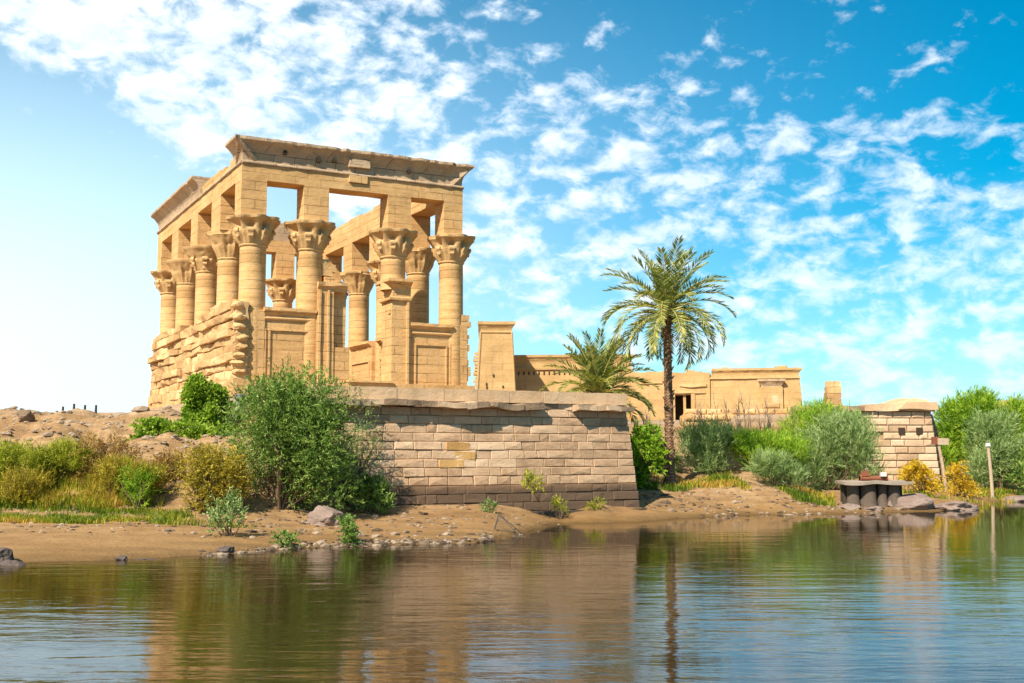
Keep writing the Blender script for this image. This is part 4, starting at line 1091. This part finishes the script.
# ------------------------------------------------------------------ shore stones
random.seed(77); m = MB()
for k in range(1300):
    px_ = random.uniform(205, 492) if k < 430 else random.uniform(0, 560); X = (px_ - 512) / F_PX * 44; Ys = float(np.interp(X, SX, SY))
    Y = Ys + random.gauss(.45, .25) if k < 430 else random.uniform(44, 57.5)
    X = (px_ - 512) / F_PX * Y; s_ = random.uniform(.03, .11) * (1.9 if random.random() < .12 else 1); hull_rock(m, (X, Y, gh(X, Y) + s_ * .1), s_ * random.uniform(1, 1.8), s_, s_ * .6, k, random.random(), 1)
for k in range(620):
    px_ = random.uniform(636, 900); Y = random.uniform(64, 73); X = (px_ - 512) / F_PX * Y; s_ = random.uniform(.04, .13) * (2.2 if random.random() < .08 else 1); hull_rock(m, (X, Y, gh(X, Y) + s_ * .1), s_ * 1.6, s_, s_ * .6, k, random.random(), 1)
for k in range(900):
    px_ = random.uniform(-80, 260); Y = random.uniform(52, 66); X = (px_ - 512) / F_PX * Y; s_ = random.uniform(.04, .16) * (2.2 if random.random() < .06 else 1); hull_rock(m, (X, Y, gh(X, Y) + s_ * .2), s_ * 1.5, s_, s_ * .7, k, random.uniform(.6, 1.1), 1)
M['pebble'] = stone_mat('shore_stone', (.09, .06, .04), (.20, .135, .085), (.34, .25, .17), tint_amt=1.0, bump=.6)
tag(m.build('shore_stones', M['pebble']), 'small broken stones strewn along the waterline and over the dirt slope', 'stones', kind='stuff')


def rock(label, px, py_base, Y, sx, sy, sz, seed, mat='rock', group='shore rocks', sub=4, dz=0.):
    p_ = at(px, py_base, Y); m = MB(); hull_rock(m, (0, 0, sz * .45), sx, sy, sz, seed, .5, sub, .45)
    return tag(m.build('rock', M[mat], None, (p_.x, Y, max(gh(p_.x, Y), -.15) + dz)), label, 'rock', group)


rock('big angular grey boulder at the water, touching the right side of the concrete platform', 909, 512, 70.8, 1.45, .9, .62, 5, 'rock')
rock('long flat-topped boulder right of the big angular grey one', 950, 510, 71.4, 1.35, .8, .42, 9, 'rock')
rock('dark boulder at the far right edge of the shore', 1018, 497, 84, 1.4, 1.0, .45, 12, 'rock')
rock('pinkish boulder half hidden under the large dark shrub', 326, 512, 49.6, .75, .6, .62, 14, 'rock')
0 and rock('low pinkish boulder right of the one under the large dark shrub', 343, 512, 49.8, .6, .5, .55, 15, 'rock')
rock('dark pointed rock at the left frame edge by the waterline', 4, 556, 37.9, .36, .3, .42, 17, 'darkrock', dz=.02)
rock('flat dark rock in the shallow water at the left frame edge', 12, 563, 37.0, .6, .3, .2, 18, 'darkrock', dz=.02)
rock('small brown rock on the waterline, second cluster from the left edge', 122, 558, 38.8, .22, .16, .15, 19, 'darkrock')
rock('low wide brown rock on the waterline right of the small brown rock', 147, 557, 39.0, .38, .16, .12, 20, 'darkrock')
rock('dark brown rock at the left end of the line of shore stones', 226, 553, 41.2, .32, .2, .17, 22, 'darkrock')
rock('small knob of rock on the crest of the left bank against the sky', 27, 410, 62, .5, .4, .38, 23, 'pebble', dz=-.05)
rock('squat stone at the left foot of the concrete platform', 848, 512, 69.0, .7, .4, .25, 24, 'rock', dz=-.05)
rock('squat pale stone below the middle of the concrete platform', 872, 512, 69.0, .6, .35, .22, 25, 'rock', dz=-.05)

# ------------------------------------------------------------------ concrete platform
pc = at(874, 480, 71); PL = empty('concrete_platform', (pc.x, 71.0, -.05), 0, label='small concrete jetty platform on thick round piers at the water edge', cat='platform')
zt_ = at(0, 481, 71).z + .05
m = MB(); rbox(m, -2.15, 2.1, -1.1, 1.1, zt_ - .17, zt_, .09, .2, tint=.6); m.build('slab', M['slab'], PL)
for (x, r_) in ((-1.4, .36), (-.45, .47), (.42, .30), (1.1, .36)):
    m = MB(); tube(m, [(x, -.25, -.7 + i_ * (zt_ + .55) / 8) for i_ in range(9)], [r_ * (1.18 if i_ < 5 else 1.0) for i_ in range(9)], 20); m.v = [tuple(jit(p, .07, 2.3)) for p in m.v]; m.build('pier', M['concrete'], PL, smooth=True)
m = MB(); rbox(m, -1.9, 1.75, .1, .7, -.5, zt_ - .2, .03, .5, tint=.2); m.build('back_wall', M['concrete'], PL)
# pipe machinery on top
m = MB(); px_ = at(875, 478, 71.2); 
R2 = empty('rusty_pipe', (px_.x - .1, 71.2, zt_ - .05), 0, label='rusty iron pipe and flange lying on the concrete platform', cat='pipe')
tube(m, [(-.85, 0, .16), (.85, 0, .16)], .15, 14); m.build('pipe', M['rust'], R2, smooth=True)
m = MB(); tube(m, [(-.85, 0, .17), (-.75, 0, .17)], .22, 14); m.build('flange', M['rust'], R2); m = MB(); tube(m, [(.75, 0, .17), (.86, 0, .17)], .22, 14); m.build('flange', M['rust'], R2)
m = MB(); rbox(m, -.75, -.25, -.15, .15, .30, .52, .02, .2); rbox(m, -.65, -.35, -.1, .1, .52, .62, .02, .2); m.build('valve_box', M['rust'], R2)
m = MB(); rbox(m, -.17, .17, -.12, .12, 0, .26, .02, .15); tag(m.build('pale_brick', M['pale'], None, (px_.x + .45, 71.0, zt_ + .23)), 'pale brick resting on the rusty pipe', 'brick')

# ------------------------------------------------------------------ posts, bin, net, fence stakes
def post(label, px, top, Y, r0=.09, lean=0., cap=None, name='wooden_post'):
    X = at(px, 400, Y).x; zb = gh(X, Y); h = at(0, top, Y).z - zb; rt = empty(name, (X, Y, zb), 0, label=label, cat='post')
    m = MB(); tube(m, [(0, 0, -.3), (lean * .5 + .02, 0, h * .5), (lean, 0, h)], [r0 * 1.1, r0, r0 * .9], 10); m.build('pole', M['wood'], rt); return rt, h


rt, h = post('leaning pale wooden post with a small crossbar box beside the quay wall', 944, 441, 84, .11, -.55)
m = MB(); rbox(m, -1.0, -.45, -.12, .12, h - .25, h + .3, .02, .3); m.build('meter_box', M['rust'], rt)
m = MB(); rbox(m, -.62, .18, -.16, -.02, h - .28, h + .2, .02, .3); m.build('cross_board', M['wood'], rt)
rt, h = post('bare pale wooden post in front of the right-hand trees', 989, 446, 84, .12, -.2)
m = MB(); tube(m, [(-.2, 0, h - .02), (-.2, 0, h + .22)], [.2, .17], 10); m.build('post_cap', M['pale'], rt)
for i, (px_, lb) in enumerate([(63, 'leftmost of four short dark stakes on the crest of the left bank'), (74, 'second from left of four short dark stakes on the bank crest'), (85, 'third from left of four short dark stakes on the bank crest'), (96, 'rightmost and tallest of four short dark stakes on the bank crest')]):
    Y = 67; X = at(px_, 400, Y).x; zb = gh(X, Y); zt2 = at(0, 406.5 if i != 3 else 405, Y).z; m = MB(); tube(m, [(0, 0, -.3), (.02, 0, max(.35, zt2 - zb))], [.09, .07], 8); tag(m.build('stake', M['darkwood'], None, (X, Y, zb)), lb, 'stake', 'short stakes on the bank crest')
Y = 66.5; p = at(240.5, 407, Y); B = empty('litter_bin', (p.x, Y, p.z), 0, label='grey cylindrical litter bin at the near corner of the kiosk foundation', cat='bin')
m = MB(); tube(m, [(0, 0, -.5), (0, 0, .0), (0, 0, .66)], [.24, .24, .29], 18); m.build('bin_body', M['bin'], B, smooth=True)
m = MB(); tube(m, [(0, 0, .66), (0, 0, .74)], [.33, .32], 18); m.build('bin_rim', M['bin'], B)
# fish net frame at the waterline
p = at(507, 537, 49.8); N = empty('fish_net', (p.x, 49.8, -.02), 0, label='dark wire fish net propped at the waterline before the terrace wall', cat='net')
m = MB(); ap = (-.35, 0, .95)
for a_ in ((-.65, -.2, 0), (.55, -.2, 0), (.75, .35, 0), (-.6, .35, 0)): tube(m, [ap, a_], .018, 5)
tube(m, [(-.65, -.2, .02), (.55, -.2, .02), (.75, .35, .02), (-.6, .35, .02), (-.65, -.2, .02)], .018, 5); m.build('net_frame', M['net'], N)
m = MB(); A_, B_, C_ = Vector(ap), Vector((-.65, -.2, 0)), Vector((.55, -.2, 0))
for k in range(1, 9): t = k / 9; tube(m, [A_.lerp(B_, t), A_.lerp(C_, t)], .006, 4); tube(m, [A_, B_.lerp(C_, t)], .006, 4)
C2 = Vector((.75, .35, 0))
for k in range(1, 9): t = k / 9; tube(m, [A_.lerp(C_, t), A_.lerp(C2, t)], .006, 4)
m.build('net_mesh', M['net'], N)
S.cycles.max_bounces = 6
